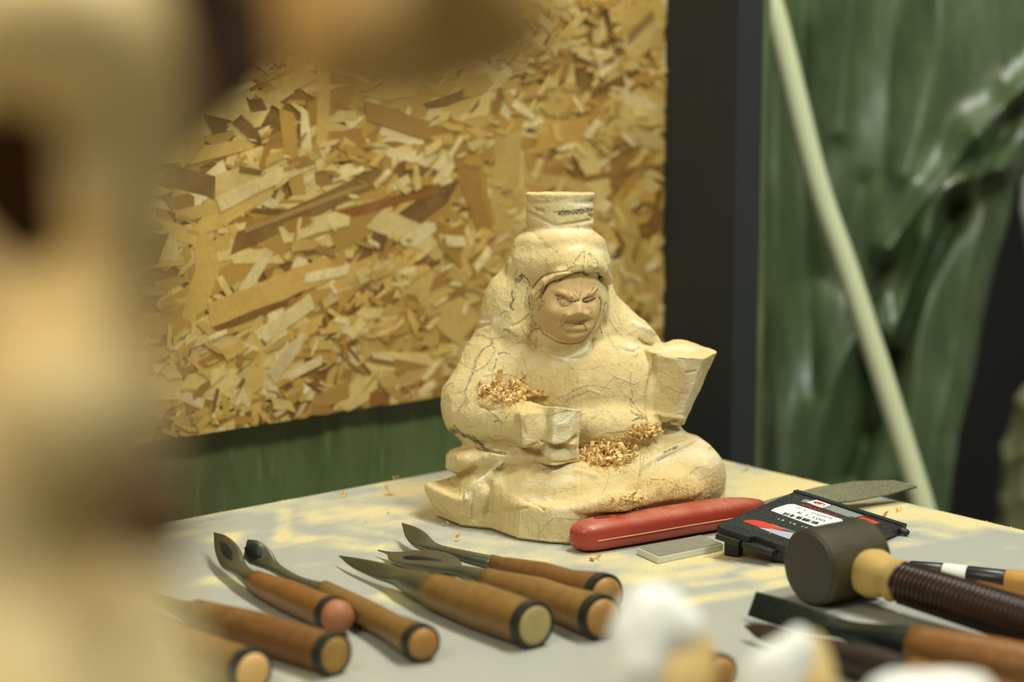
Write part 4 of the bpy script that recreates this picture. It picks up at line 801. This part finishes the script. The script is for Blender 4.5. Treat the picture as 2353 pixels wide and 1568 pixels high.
# ground bevel of the slim chisel
bm = bmesh.new(); q = [tab(957, 1231, .0108), tab(963, 1229, .0112), tab(984, 1247, .0096), tab(981, 1257, .0090)]
vs = [bm.verts.new(p) for p in q]; vt = [bm.verts.new(p - Vector((0, 0, .0015))) for p in q]; bm.faces.new(vs); bm.faces.new(vt[::-1])
for i in range(4): bm.faces.new((vs[i], vt[i], vt[(i+1) % 4], vs[(i+1) % 4]))
obj_bm('bevel', bm, M_bright, g)
GR = 'chisels lying at the right, around the mallet'
chisel((2520, 1572), (2098, 1484), .0126, .0112, .0136, [(1729, 1388, .0105, .0074, .0008, -62, 7), (1790, 1406, .0105, .0078, .0020, -60, 6), (1870, 1428, .0105, .0070, .0030, -50, 4), (1950, 1450, .0105, .0058, .0044, -20, 3), (2040, 1474, .0112, .0095, .0092, 0, 2.2)], 0, 1, 'broad dark flat chisel with orange handle in front of the mallet', GR, msteel=M_steel2)
chisel((2420, 1660), (2090, 1556), .0120, .0104, .0124, [(1710, 1438, .0085, .0003, .0005, -40, 3), (1755, 1452, .0085, .0052, .0010, -40, 4), (1830, 1474, .0090, .0054, .0024, -30, 4), (1910, 1500, .0102, .0078, .0070, 0, 2.5), (2010, 1530, .011, .0102, .0100, 0, 2)], 2, 2, 'dark-socketed chisel with pointed brown tip below the broad flat one', GR, msteel=plain('brown_steel', (58, 46, 38), .45, .5, .3, 50))
chisel((2520, 1438), (2244, 1362), .0098, .0072, .0086, [(2085, 1352, .006, .0048, .0012, 0, 4), (2140, 1356, .006, .0038, .0018, 0, 3), (2200, 1360, .007, .0045, .0045, 0, 2)], 0, 1, 'orange-brown chisel handle showing between the mallet grip and banded tool', GR, msteel=M_steel2)
# banded tool
B = tab(2480, 1352, .0062); F = tab(2030, 1300, .0058); ax = (F-B).normalized(); L = (F-B).length
w = empty('banded_tool', Vector((B.x, B.y, TAB)), 'thin tool with black grip, white band and tan end behind the mallet', 'tool')
def along(px): # distance from B at given pixel
    best = min(range(200), key=lambda i: abs(((B+ax*(L*i/199)) - CAM).dot(RT)/((B+ax*(L*i/199)) - CAM).dot(FW)*FPX + CX - px)); return L*best/199
M_blk = plain('black_lacquer', (26, 28, 28), .35, 0, .1, 60)
a1, a2, a3 = along(2310), along(2222), along(2166)
def rod(name, s, e, r0, r1, mat): obj_bm(name, loft([B+ax*s, B+ax*(s+.0008), B+ax*(e-.0008), B+ax*e], [r0*.93, r0, r1, r1*.93], [r0*.93, r0, r1, r1*.93], n=24), mat, w, smooth=True)
rod('handle', 0, a1, .0066, .0066, wood('tan_handle', (196, 148, 74), (180, 132, 62), 120, (1, 1, 1), .4)); rod('collar', a1, a2, .0060, .0059, M_blk); rod('white_band', a2, a3, .0060, .0060, plain('white_tape', (214, 218, 208), .5, 0, .03)); rod('grip', a3, L*.86, .0058, .0050, M_blk)
obj_bm('blade', loft([B+ax*(L*.86), B+ax*(L*.93), B+ax*(L*1.08)], [.004, .0045, .0048], [.003, .0015, .0008], n=16, e=3), M_steel2, w, smooth=True)

# ---- mallet
RM = .0232
Ca, Cb = tab(1859, 1305, RM), tab(1990, 1279, RM); hx = (Cb-Ca).normalized(); hl = (Cb-Ca).length
w = empty('mallet', (Ca+Cb)/2 - Z3*RM, 'dark wooden round-headed mallet with cord-wrapped handle', 'mallet')
t = NT('mallet_wood'); f = t.noise(70, 5); g = t.noise(25, 3)
Mm = t.out(t.mix(t.ramp(g, [(.45, 0.0), (.7, 1.0)]), t.mix(f, lin((44, 42, 35)), lin((58, 54, 40))), lin((68, 64, 36))), .45, f, .25, .0006, Specular_IOR_Level=.45)
obj_bm('head', loft([Ca, Ca+hx*.0006, Ca+hx*.002, Ca+hx*hl*.5, Cb-hx*.002, Cb-hx*.0006, Cb], [RM*.9, RM*.965, RM, RM*1.01, RM, RM*.965, RM*.9], [RM*.9, RM*.965, RM, RM*1.01, RM, RM*.965, RM*.9], n=48), Mm, w, smooth=False, bevel=0)
obj_bm('striking_face', loft([Ca+hx*.001, Ca-hx*.0006, Ca-hx*.0009], [RM*.93, RM*.92, RM*.88], [RM*.93, RM*.92, RM*.88], n=48), plain('end_grain_dark', (60, 57, 50), .55, 0, .15, 120), w)
hc = (Ca+Cb)/2; H0 = tab(1975, 1313, .0232); H1 = tab(2353, 1434, .0192); hd = (H1-H0).normalized(); HL = .27
H0 = hc + hd*.012; Hend = H0 + hd*HL; 
core = [H0 + hd*s for s in (0, .03, .08, .14, .20, .26, .268)]; rc = [.0085, .0102, .0108, .0112, .0118, .0122, .010]
sag = lambda s: Vector((0, 0, 0))
obj_bm('handle', loft([p + sag((p-H0).length) for p in core], rc, rc, n=24), wood('mallet_handle', (84, 50, 26), (60, 38, 22), 120, (1, 1, 1), .35), w, smooth=True)
hp = []; turns = 62; s0, s1 = .038, .25
for i in range(turns*12):
    tt_ = i/(turns*12-1); s = s0+(s1-s0)*tt_; a = 2*math.pi*turns*tt_; r = float(np.interp(s, [0, .08, .2, .27], [.0098, .0110, .0120, .0124]))+.0012
    n_ = hd.cross(Z3).normalized(); u_ = n_.cross(hd); hp.append(H0 + hd*s + sag(s) + n_*(r*math.cos(a)) + u_*(r*math.sin(a)))
obj_bm('cord_wrap', loft(hp, [.0008]*len(hp), [.0014]*len(hp), n=6), wood('dark_cane', (70, 42, 24), (36, 28, 26), 60, (1, 1, 1), .3, spec=.7), w, smooth=True)
ck = [H0 + hd*s for s in (.0085, .011, .017, .024, .029, .033, .037)]; Mc = plain('tan_cloth', (178, 148, 82), .85, 0, .5, 60, .8)
obj_bm('cloth_collar', loft([p + sag((p-H0).length) for p in ck], [.011, .0134, .0142, .0126, .0108, .0126, .0108], [.011, .0134, .0144, .0126, .0108, .0128, .0108], n=26, e=2.3), Mc, w, smooth=True)

# ---- red-handled knife
w = empty('knife', tab(1500, 1215), 'knife with translucent red plastic handle and dusty steel blade beside the figure', 'knife')
t = NT('red_plastic'); geo = t.n('ShaderNodeNewGeometry'); nz = t.n('ShaderNodeSeparateXYZ', i0=geo.outputs['Normal']).outputs[2]; f = t.noise(2600, 3); g = t.noise(60, 3)
k = t.math('MULTIPLY', t.ramp(f, [(.38, 0.0), (.66, 1.0)]), t.math('MULTIPLY', t.ramp(nz, [(.2, 0.0), (.85, 1.0)]), t.ramp(g, [(.32, .1), (.62, 1.0)])))
Mr = t.out(t.mix(t.math('MULTIPLY', k, .7), lin((162, 62, 48)), lin((204, 154, 116))), t.math('ADD', t.math('MULTIPLY', k, .45), .28), f, .08, .0002, Subsurface_Weight=.25, Subsurface_Radius=(.006, .0015, .001), Subsurface_Scale=1.0)
ks = [(1319, 1238, .0096, .0030, .0034), (1323, 1237, .0096, .0066, .0066), (1333, 1235, .0097, .0096, .0084), (1350, 1231, .0098, .0116, .0094), (1375, 1226, .0099, .0124, .0098), (1450, 1214, .0100, .0124, .0098), (1550, 1197, .0102, .0122, .0097), (1650, 1181, .0104, .0120, .0094), (1690, 1175, .0103, .0112, .0088), (1720, 1169, .0100, .0090, .0072), (1742, 1164, .0098, .0058, .0050), (1748, 1163, .0098, .0020, .002)]
obj_bm('handle', loft([tab(a, b, z) for a, b, z, _, _ in ks], [q[3] for q in ks], [q[4] for q in ks], n=32, e=3.2), Mr, w, smooth=True)
nrm = (tab(1650, 1181) - tab(1375, 1226)).normalized(); sd = nrm.cross(Z3)
se = crv([tuple(tab(a, b, z) + sd*(wd*1.0 + .0001)) for a, b, z, wd, _ in ks[3:9]], 6)
obj_bm('seam', loft([Vector(tuple(p)) + Z3*(-.0012) for p in se], [.0005]*len(se), [.0005]*len(se), n=6), plain('seam_dust', (204, 140, 96), .7), w)
hc_ = tab(1384, 1188, .0199); obj_bm('hanging_hole', loft([hc_ - Z3*.0014, hc_ - Z3*.0001], [.0038, .0038], [.0064, .0064], up=nrm, n=20), plain('hole_dark_red', (128, 36, 34), .4), w)
bp = [tab(1722, 1163, .0108), tab(1740, 1171, .008), tab(1850, 1160, .0080), tab(1960, 1149, .0082), tab(2040, 1136, .0088), tab(2107, 1121, .0100), tab(2092, 1112, .0125), tab(2052, 1104, .0150), tab(1960, 1109, .0155), tab(1880, 1119, .0155), tab(1800, 1134, .0150), tab(1738, 1148, .0140)]
nb = (bp[4]-bp[1]).cross(bp[9]-bp[1]).normalized(); c0_ = bp[1]; bp = [p - nb*((p-c0_).dot(nb)) for p in bp]
bm = bmesh.new(); va = [bm.verts.new(p) for p in bp]; vb = [bm.verts.new(p - nb*.0014) for p in bp]; bm.faces.new(va); bm.faces.new(vb[::-1])
for i in range(len(bp)): bm.faces.new((va[i], vb[i], vb[(i+1) % len(bp)], va[(i+1) % len(bp)]))
obj_bm('blade', bm, plain('dusty_blade', (104, 104, 80), .45, .6, .2, 50, .2, dust=.7, dustc=(150, 146, 104)), w)

# ---- sharpening slab
sl = [tab(1463, 1259, .0046), tab(1512, 1281, .0046), tab(1662, 1250, .0046), tab(1612, 1230, .0046)]
o = obj_bm('sharpening_stone', prism(sl, -.0045, 0), plain('white_stone', (208, 208, 192), .6, 0, .04, 60), bevel=.0008)
tag(o, 'thin white sharpening slab with grey dusty top beside the red knife handle', 'stone')
t2 = [p*.97 + (sl[0]+sl[2])/2*.03 for p in sl]
o2 = obj_bm('dusty_face', prism(t2, -.0002, .0003), plain('grey_dust', (122, 120, 102), .9, 0, .3, 200, .5, dust=.15), o)

# ---- black plastic case with price sticker
Lc, Bc, Rc = tab(1643, 1208, .0215), tab(1830, 1128, .0205), tab(2084, 1208, .0052)
ca = (Rc-Bc); cb = (Bc-Lc); Fc = Lc + ca; nc = ca.cross(cb).normalized(); 
if nc.z < 0: nc = -nc
w = empty('plastic_case', Vector((Fc.x, Fc.y, TAB)), 'flat black plastic case with white price sticker leaning on the knife blade', 'case')
M_bk = plain('black_plastic', (26, 29, 28), .45, 0, .1, 300, .2, dust=.22, dustc=(130, 128, 96))
def cpt(a, b, h=0): return Lc + ca*a + cb*b + nc*h
def plate(name, poly, h0, h1, mat, bevel=0):
    bm = bmesh.new(); A_ = [bm.verts.new(cpt(a, b, h0)) for a, b in poly]; B_ = [bm.verts.new(cpt(a, b, h1)) for a, b in poly]; bm.faces.new(A_[::-1]); bm.faces.new(B_)
    for i in range(len(poly)): j = (i+1) % len(poly); bm.faces.new((A_[i], A_[j], B_[j], B_[i]))
    return obj_bm(name, bm, mat, w, bevel=bevel)
plate('case_body', [(0, .03), (.05, 0), (.30, .0), (.33, .04), (.52, .03), (.9, .06), (.94, .1), (.995, .96), (.97, 1.0), (.06, 1.0), (0, .96)], -.0042, 0, M_bk, .0006)
plate('rim', [(.0, 1.0), (.02, .955), (.985, .955), (1.0, 1.0)], -.004, .0012, M_bk, .0005)
for a, b in ((.03, 1.0), (1.0, .93)):
    c = cpt(a, b, -.002); obj_bm('peg', loft([c - ca.normalized()*.004, c + ca.normalized()*.004, c + ca.normalized()*.0055], [.0022, .0022, .0012], [.0022, .0022, .0012], n=14), M_bk, w, smooth=True)
for a in (.10, .50):
    bm = bmesh.new(); top = cpt(a, .10, -.003); hgt = max(.005, top.z - TAB - .0005); box(bm, frame((top.x, top.y, TAB+.0004+hgt/2), (ca.x, ca.y, 0), Z3), .010, .009, hgt); obj_bm('lug', bm, M_bk, w, bevel=.0012)
for a0, a1_, b_ in ((.04, .24, .02), (.26, .52, .03)): plate('clip', [(a0, b_-.05), (a1_, b_-.05), (a1_, b_+.05), (a0, b_+.05)], -.0075, -.004, M_bk, .0006)
def pl(*pts_): # pixels on the case plane -> (a, b)
    out = []
    for x, y in pts_:
        q = onplane(x, y, Lc, nc) - Lc; aa, ab, bb = ca.dot(ca), ca.dot(cb), cb.dot(cb); qa, qb = q.dot(ca), q.dot(cb); det = aa*bb-ab*ab
        out.append(((qa*bb-qb*ab)/det, (qb*aa-qa*ab)/det))
    return out
Wp = plain('sticker_white', (226, 228, 220), .5, 0, .02); Rd = plain('print_red', (200, 62, 40), .5, 0, .15, 400); Sv = plain('print_silver', (150, 154, 152), .35, .3, .1, 600, dust=.3); Li = plain('print_lilac', (170, 170, 180), .5, 0, .05)
Ik = plain('print_ink', (34, 36, 40), .6); Wk = plain('print_white', (205, 208, 200), .6)
plate('printed_card', pl((1668, 1204), (1838, 1140), (2030, 1204), (1880, 1262)), 0, .0001, plain('card_black', (30, 33, 31), .5, 0, .1, 300, dust=.22, dustc=(120, 120, 90)))
plate('print_band', pl((1707, 1199), (1716, 1196), (1732, 1196), (1752, 1199), (1780, 1208), (1812, 1220), (1775, 1217), (1742, 1211)), .0001, .0002, Rd)
plate('print_band', pl((1742, 1213), (1775, 1217), (1824, 1226), (1814, 1240), (1780, 1228)), .0001, .0002, Li)
plate('print_band', pl((1893, 1169), (1914, 1162), (1984, 1186), (1958, 1192)), .0001, .0002, Sv)
plate('print_band', pl((1840, 1153), (1850, 1148), (1862, 1151), (1852, 1156)), .0001, .0002, Sv)
plate('print_band', pl((1982, 1188), (2022, 1202), (2006, 1206), (1968, 1194)), .0001, .0002, Rd)
plate('logo_patch', pl((1852, 1155), (1876, 1150), (1910, 1162), (1889, 1169)), .0002, .0003, Wp)
stk = plate('price_sticker', pl((1771, 1175), (1779, 1170), (1810, 1160.5), (1824, 1160), (1934, 1195), (1937, 1199), (1885, 1215), (1870, 1211)), .0002, .0004, Wp)
tdir = ca.normalized(); 
def text(s, px, py, size, mat, h=.00045, sx=1.0, name='print', par=None):
    cu = bpy.data.curves.new(name, 'FONT'); cu.body = s; cu.size = size; cu.extrude = .00002; cu.resolution_u = 3
    o = bpy.data.objects.new('tmp', cu); S.collection.objects.link(o); dg = bpy.context.evaluated_depsgraph_get(); me = bpy.data.meshes.new_from_object(o.evaluated_get(dg)); bpy.data.objects.remove(o)
    q = onplane(px, py, Lc, nc) + nc*h; M = frame(q, tdir, nc); 
    me.transform(M @ Matrix.Diagonal((sx, 1, 1, 1))); me.materials.clear(); me.materials.append(mat); o = bpy.data.objects.new(name, me); link(o); o.parent = w; o.matrix_parent_inverse = Matrix.Translation(-w.location); return o
text('\u00a5 1,100', 1828, 1180.5, .0066, Ik, sx=1.0); text('\u30a4\u30c8 1000\u5186', 1824, 1168.5, .0046, Ik, sx=1.1); text('80', 1950, 1190, .0056, Ik, .0003, 1.2); text('13  14  17', 1783, 1194, .0046, Wk, .0003, 1.15)
for i, (x, y) in enumerate(((1771, 1206), (1776, 1209), (1781, 1212))): text('xxxx xxxx xx'.replace('x', '\u2013'), x, y, .003, Wk, .0003)
tx, ty = (1799, 1181), (1880, 1205.5); rg = random.Random(3); bm = bmesh.new(); nb_ = 30
for i in range(nb_):
    if rg.random() < .25: continue
    f0 = i/nb_; x = tx[0] + (ty[0]-tx[0])*f0; y = tx[1] + (ty[1]-tx[1])*f0; q = onplane(x, y, Lc, nc) + nc*.0005; wdt = rg.choice((.0004, .0006, .0009))
    box(bm, frame(q, tdir, nc), wdt, .0058, .0001)
obj_bm('barcode', bm, Ik, w)
bm = bmesh.new(); rg = random.Random(5)
for i in range(34):
    f0 = i/34; x = 1842 + 96*f0 + rg.uniform(-2, 2); y = 1160.5 + 34*f0 + rg.uniform(-2, 2.2); q = onplane(x, y, Lc, nc) + nc*.0003; box(bm, frame(q, tdir*1.0 + cb.normalized()*rg.uniform(-1, 1), nc), rg.uniform(.001, .0032), .0006, .0001)
obj_bm('red_lettering', bm, Rd, w)
q = onplane(1881, 1158.5, Lc, nc) + nc*.0004; bm = bmesh.new()
for i in range(16):
    a = -0.4 + 4.6*i/15; r = .0042 - .00012*i; box(bm, frame(q + tdir*(r*math.cos(a)) + cb.normalized()*(r*.8*math.sin(a)), -tdir*math.sin(a)+cb.normalized()*math.cos(a), nc), .0014, .0009+.00008*i, .0001)
bmesh.ops.create_circle(bm, cap_ends=True, segments=14, radius=.0019, matrix=frame(q + tdir*.0006, tdir, nc)); obj_bm('emblem', bm, Rd, w)
text('oooooo', 1859, 1160.6, .0021, Rd, .00045, 1.3)

# ================================================================ wood shavings
M_shv = wood('shaving', (236, 208, 146), (226, 190, 122), 200, (1, 1, 1), .6, dark=(206, 162, 94))
def ribbon(V, F, p, n, size, rg, curl=None):
    """one thin curled shaving appended to V, F"""
    n = Vector(n).normalized(); t = Vector((rg.uniform(-1, 1), rg.uniform(-1, 1), rg.uniform(-1, 1))); t = (t - n*t.dot(n)).normalized(); s = n.cross(t); m = 10
    cl = curl if curl is not None else rg.choice((rg.uniform(.6, 2.2), rg.uniform(2, 4.5))); L = size*rg.uniform(.6, 1.4); wd = size*rg.uniform(.10, .26); R = L/max(cl, .3); tw = rg.uniform(-.5, .5)*wd*2; tilt = rg.uniform(-.9, .9)
    a, b = t*math.cos(tilt)+n*math.sin(tilt)*.5, n*math.cos(tilt)-t*math.sin(tilt)*.3; base = len(V)
    for i in range(m):
        x = i/(m-1); ph = cl*x; r = R*(1-.35*x); c = Vector(p) + a*(r*math.sin(ph)) + b*(R - r*math.cos(ph)) + s*(tw*x*3); ww = wd*(math.sin(math.pi*(.08+.84*x))**.5)*rg.uniform(.55, 1.25)
        V.append(c - s*ww); V.append(c + s*ww)
    for i in range(m-1): F.append((base+2*i, base+2*i+1, base+2*i+3, base+2*i+2))
def shav_obj(name, V, F, label, cat, kind=None, group=None, thick=.0002):
    me = bpy.data.meshes.new(name); me.from_pydata([tuple(v) for v in V], [], F); me.shade_smooth(); me.materials.append(M_shv); o = bpy.data.objects.new(name, me); link(o)
    m = o.modifiers.new('thick', 'SOLIDIFY'); m.thickness = thick*.4; return tag(o, label, cat, group, kind)
def fig_hit(pxs, pys):
    pxs, pys = np.array(pxs, float), np.array(pys, float); w_ = np.full(len(pxs), 330.0)
    def pos(w): 
        d = 1.53 - w*SU; return np.stack([(pxs-CX)/FPX*d/SU - (1330-CX), -(pys-CY)/FPX*d/SU + (1173-CY), w], 1)
    for _ in range(70): w_ -= np.clip(sdf_figure(pos(w_))*.8, .2, 60)*(sdf_figure(pos(w_)) > .3)
    P = pos(w_); e = 2.0; d = sdf_figure(P); g = np.stack([sdf_figure(P+np.array(v)*e)-d for v in ((1, 0, 0), (0, 1, 0), (0, 0, 1))], 1)
    g /= np.linalg.norm(g, axis=1)[:, None]+1e-6; A_ = np.array([RT, UP, -FW]); return to_world(P), g @ A_
def pile(cx, cy, rx, ry, n, smin_, smax_, label, seed, heap=.004, fine=400):
    rg = random.Random(seed); xs, ys, hh = [], [], []
    for i in range(n+fine):
        a, r = rg.uniform(0, 6.28), rg.random()**.6*(1 if i < n else 1.45); xs.append(cx+rx*r*math.cos(a)); ys.append(cy+ry*r*math.sin(a)); hh.append(max(0, 1-r))
    P, N = fig_hit(xs, ys); V, F = [], []
    for i in range(n+fine):
        nn = Vector(tuple(N[i])); nn = (nn + Z3*.6).normalized(); p = Vector(tuple(P[i]))
        if i < n: ribbon(V, F, p + nn*(heap*hh[i]*rg.random()), nn, rg.uniform(smin_, smax_), rg)
        else:
            s_ = rg.uniform(.0003, .0009); a_ = rg.uniform(0, 6.28); t_ = nn.orthogonal().normalized(); b_ = nn.cross(t_); u_ = t_*math.cos(a_)+b_*math.sin(a_); v_ = nn.cross(u_); b0 = len(V); V += [p+nn*.0008-u_*s_, p+nn*.0011+v_*s_*.5, p+nn*.0008+u_*s_]; F.append((b0, b0+1, b0+2))
    return shav_obj('shavings_heap', V, F, label, 'shavings', 'stuff', None)
pile(1165, 905, 60, 24, 170, .004, .012, 'heap of curled wood shavings on the figure near forearm', 1, .006)
pile(1245, 908, 16, 8, 12, .006, .012, 'few curled wood shavings trailing beside the forearm heap', 2, .002, 60)
pile(1398, 1045, 64, 30, 240, .004, .011, 'large heap of matted wood shavings in the lap of the figure', 3, .005, 700)
pile(1474, 996, 36, 14, 90, .004, .009, 'small heap of wood shavings under the held tapered block', 4, .004, 250)
pile(1432, 1155, 40, 14, 14, .004, .009, 'thin scatter of shavings on the plinth above the red handle', 5, .002, 500)
pile(1222, 765, 14, 26, 22, .002, .006, 'tiny splinters caught in the hair beside the face', 6, .001, 60)
pile(1560, 1122, 85, 16, 3, .002, .004, 'yellow sawdust lying on the folded leg of the figure', 7, .001, 700)
rg = random.Random(21)
for i, (x, y, sz, lab) in enumerate(((787, 1143, .009, 'curled shaving near the back table edge below the strand board'), (902, 1138, .010, 'flat pale shaving just left of the figure base'), (1026, 1208, .006, 'small shaving under the front left corner of the figure'), (1050, 1244, .008, 'oval shaving beside the slim chisel tip'), (1362, 1286, .010, 'light shaving touching the red handle butt'), (1690, 1270, .011, 'golden curled shaving beside the black case lug'), (1707, 1084, .008, 'pale shaving on sawdust right behind the figure'), (2062, 1176, .006, 'small shaving on the sawdust right of the knife tip'), (2028, 1218, .012, 'curled shaving between mallet head and black case'), (892, 1180, .004, 'tiny pale chip left of the figure base'), (838, 1202, .003, 'tiny chip in the sawdust streaks left'), (1700, 1252, .007, 'shaving under the edge of the black case'), (908, 1101, .004, 'tiny chip on the very back edge of the table'))):
    V, F = [], []
    for k in range(2): ribbon(V, F, tab(x+k*5, y-k*2, .0004), (0, 0, 1), sz, rg, rg.uniform(1.2, 2.6))
    zmin = min(v.z for v in V); V = [v + Vector((0, 0, TAB+.0003-zmin)) for v in V]
    shav_obj('wood_shaving', V, F, lab, 'shaving', None, 'loose wood shavings on the table')
V, F = [], []; q = onplane(1765, 1229, Lc, nc); ribbon(V, F, q, nc, .004, rg, 2.5); shav_obj('wood_shaving', V, F, 'golden crumb lying on the black case near its front edge', 'shaving', None, 'loose wood shavings on the table')

# ================================================================ out-of-focus pieces close to the camera
M_near = wood('near_wood', (246, 224, 168), (236, 208, 142), 40, (1, 1, .15), .6, dark=(190, 150, 84))
M_nwhite = plain('near_white', (238, 240, 232), .6, 0, .04, 40)
M_nbeige = wood('near_beige', (214, 180, 110), (226, 200, 140), 60, (1, 1, .2), .6)
def mm(*v): return tuple(x*.001 for x in v)
def nearblock(name, label, d, body, cap, seed):
    b0 = pt(body[0][0], body[0][1], d); w = empty(name, Vector((b0.x, b0.y, TAB)), label, 'carving')
    o = blob_mesh('body', [(pt(x, y, d+dd), mm(*r), R) for x, y, dd, r, R in body] + [(Vector((b0.x, b0.y+.004, TAB+.03)), (.024, .022, .055), None)], M_nbeige, w, res=.003, facets=.0012, fsize=.014, seed=seed, flat=TAB+.0005)
    blob_mesh('white_top', [(pt(x, y, d+dd), mm(*r), R) for x, y, dd, r, R in cap], M_nwhite, w, res=.0025, facets=.0008, fsize=.012, seed=seed+1)
nearblock('near_carving', 'out-of-focus white-topped carved block rising at the bottom centre', .80, [(1590, 1520, .006, (9, 10, 16), None), (1545, 1600, .004, (16, 14, 22), None)], [(1512, 1395, 0, (9, 9, 8), None), (1478, 1450, 0, (12, 11, 17), rotm(0, 12, 0)), (1560, 1440, 0, (10, 9, 9), None), (1450, 1550, -.004, (12, 11, 22), rotm(0, 10, 0))], 3)
nearblock('near_carving', 'out-of-focus pointed white carved block, second from the bottom centre', .79, [(1868, 1530, .006, (5, 7, 14), None), (1845, 1610, .004, (12, 12, 20), None)], [(1838, 1482, 0, (4.2, 6, 8), rotm(0, -8, 0)), (1805, 1535, 0, (9, 8, 13), rotm(0, 22, 0)), (1770, 1600, 0, (13, 10, 18), None)], 6)
nearblock('near_carving', 'out-of-focus low white rounded block at the bottom right corner', .78, [(2130, 1700, .004, (22, 14, 12), None)], [(2060, 1600, 0, (12, 8, 9), None), (2185, 1598, 0, (17, 9, 9.5), None), (2120, 1625, 0, (20, 9, 9), None), (2120, 1690, .004, (24, 15, 16), None)], 9)
chisel((1658, 1546), (1520, 1482), .0092, .007, .0088, [(1440, 1448, .0055, .003, .0008, 0, 4), (1480, 1464, .0065, .0036, .003, 0, 2)], 2, 1, 'blurred dark-ringed handle end behind the pointed white block', GR)
# tall carving at the left, very near
d0 = .385
w = empty('tall_carving', Vector((-.125, .41, TAB)), 'large blurred pale carved wooden figure filling the left and top of the view', 'carving')
prims = [(85, 40, -.015, (25, 26, 14), None), (295, 320, -.004, (12.5, 16, 24), rotm(0, 8, 0)), (290, 560, .012, (10.5, 16, 12), None), (130, 750, .0, (21, 22, 11), rotm(0, -10, 0)), (190, 930, -.016, (19, 17, 13), None), (60, 1100, .006, (16, 22, 12), None), (250, 1370, -.002, (14, 20, 15), rotm(0, 28, 0)), (60, 1500, -.01, (22, 22, 20), None), (330, 1190, .016, (9, 12, 12), None), (-620, 400, .02, (28, 26, 60), None), (-300, 900, .0, (30, 30, 40), None), (-200, 1350, .0, (38, 34, 45), None), (-100, 1900, .0, (50, 42, 60), None), (-330, -60, .0, (30, 24, 24), None)]
P_ = [(pt(x, y, d0+dd), mm(*r), R) for x, y, dd, r, R in prims] + [(Vector((-.115, .40, TAB+.09)), (.062, .055, .11), None)]
blob_mesh('body', P_, M_near, w, res=.005, k=.003, facets=.002, fsize=.02, seed=5, flat=TAB+.0005)
arm = [(420, -330, .01, (30, 20, 12), None), (760, -190, .0, (22, 20, 14), rotm(0, -16, 0)), (800, 80, -.012, (13, 16, 14), rotm(0, 14, 0)), (900, 110, .0, (18, 16, 11), rotm(0, 8, 0)), (1080, 80, .008, (14, 16, 9.5), None), (1180, 50, .01, (8, 14, 8), None), (950, -60, .0, (20, 18, 14), None)]
blob_mesh('arm', [(pt(x, y, d0+dd), mm(*r), R) for x, y, dd, r, R in arm], wood('near_arm', (196, 156, 86), (176, 134, 66), 40, (1, 1, 1), .6), w, res=.004, k=.005, facets=.002, fsize=.02, seed=8)
M_bar = plain('added_dark_bar_brown', (66, 42, 18), .9, 0, .3, 30)  # dark bar added behind the carving so its gaps look dark
a, b = pt(650, -120, .42), pt(-150, 640, .42)
obj_bm('added_dark_bar', loft([a, a*.5+b*.5, b], [.0175]*3, [.008]*3, up=(0, 1, 0), n=20, e=4), M_bar, w, smooth=True)
blob_mesh('notch_shade', [(pt(345, 1175, .362), (.0088, .0066, .0092), None)], plain('notch_shade_brown', (98, 70, 28), .7, 0, .2, 40), w, res=.002)  # brown lump stands in for the shade in the deep notch
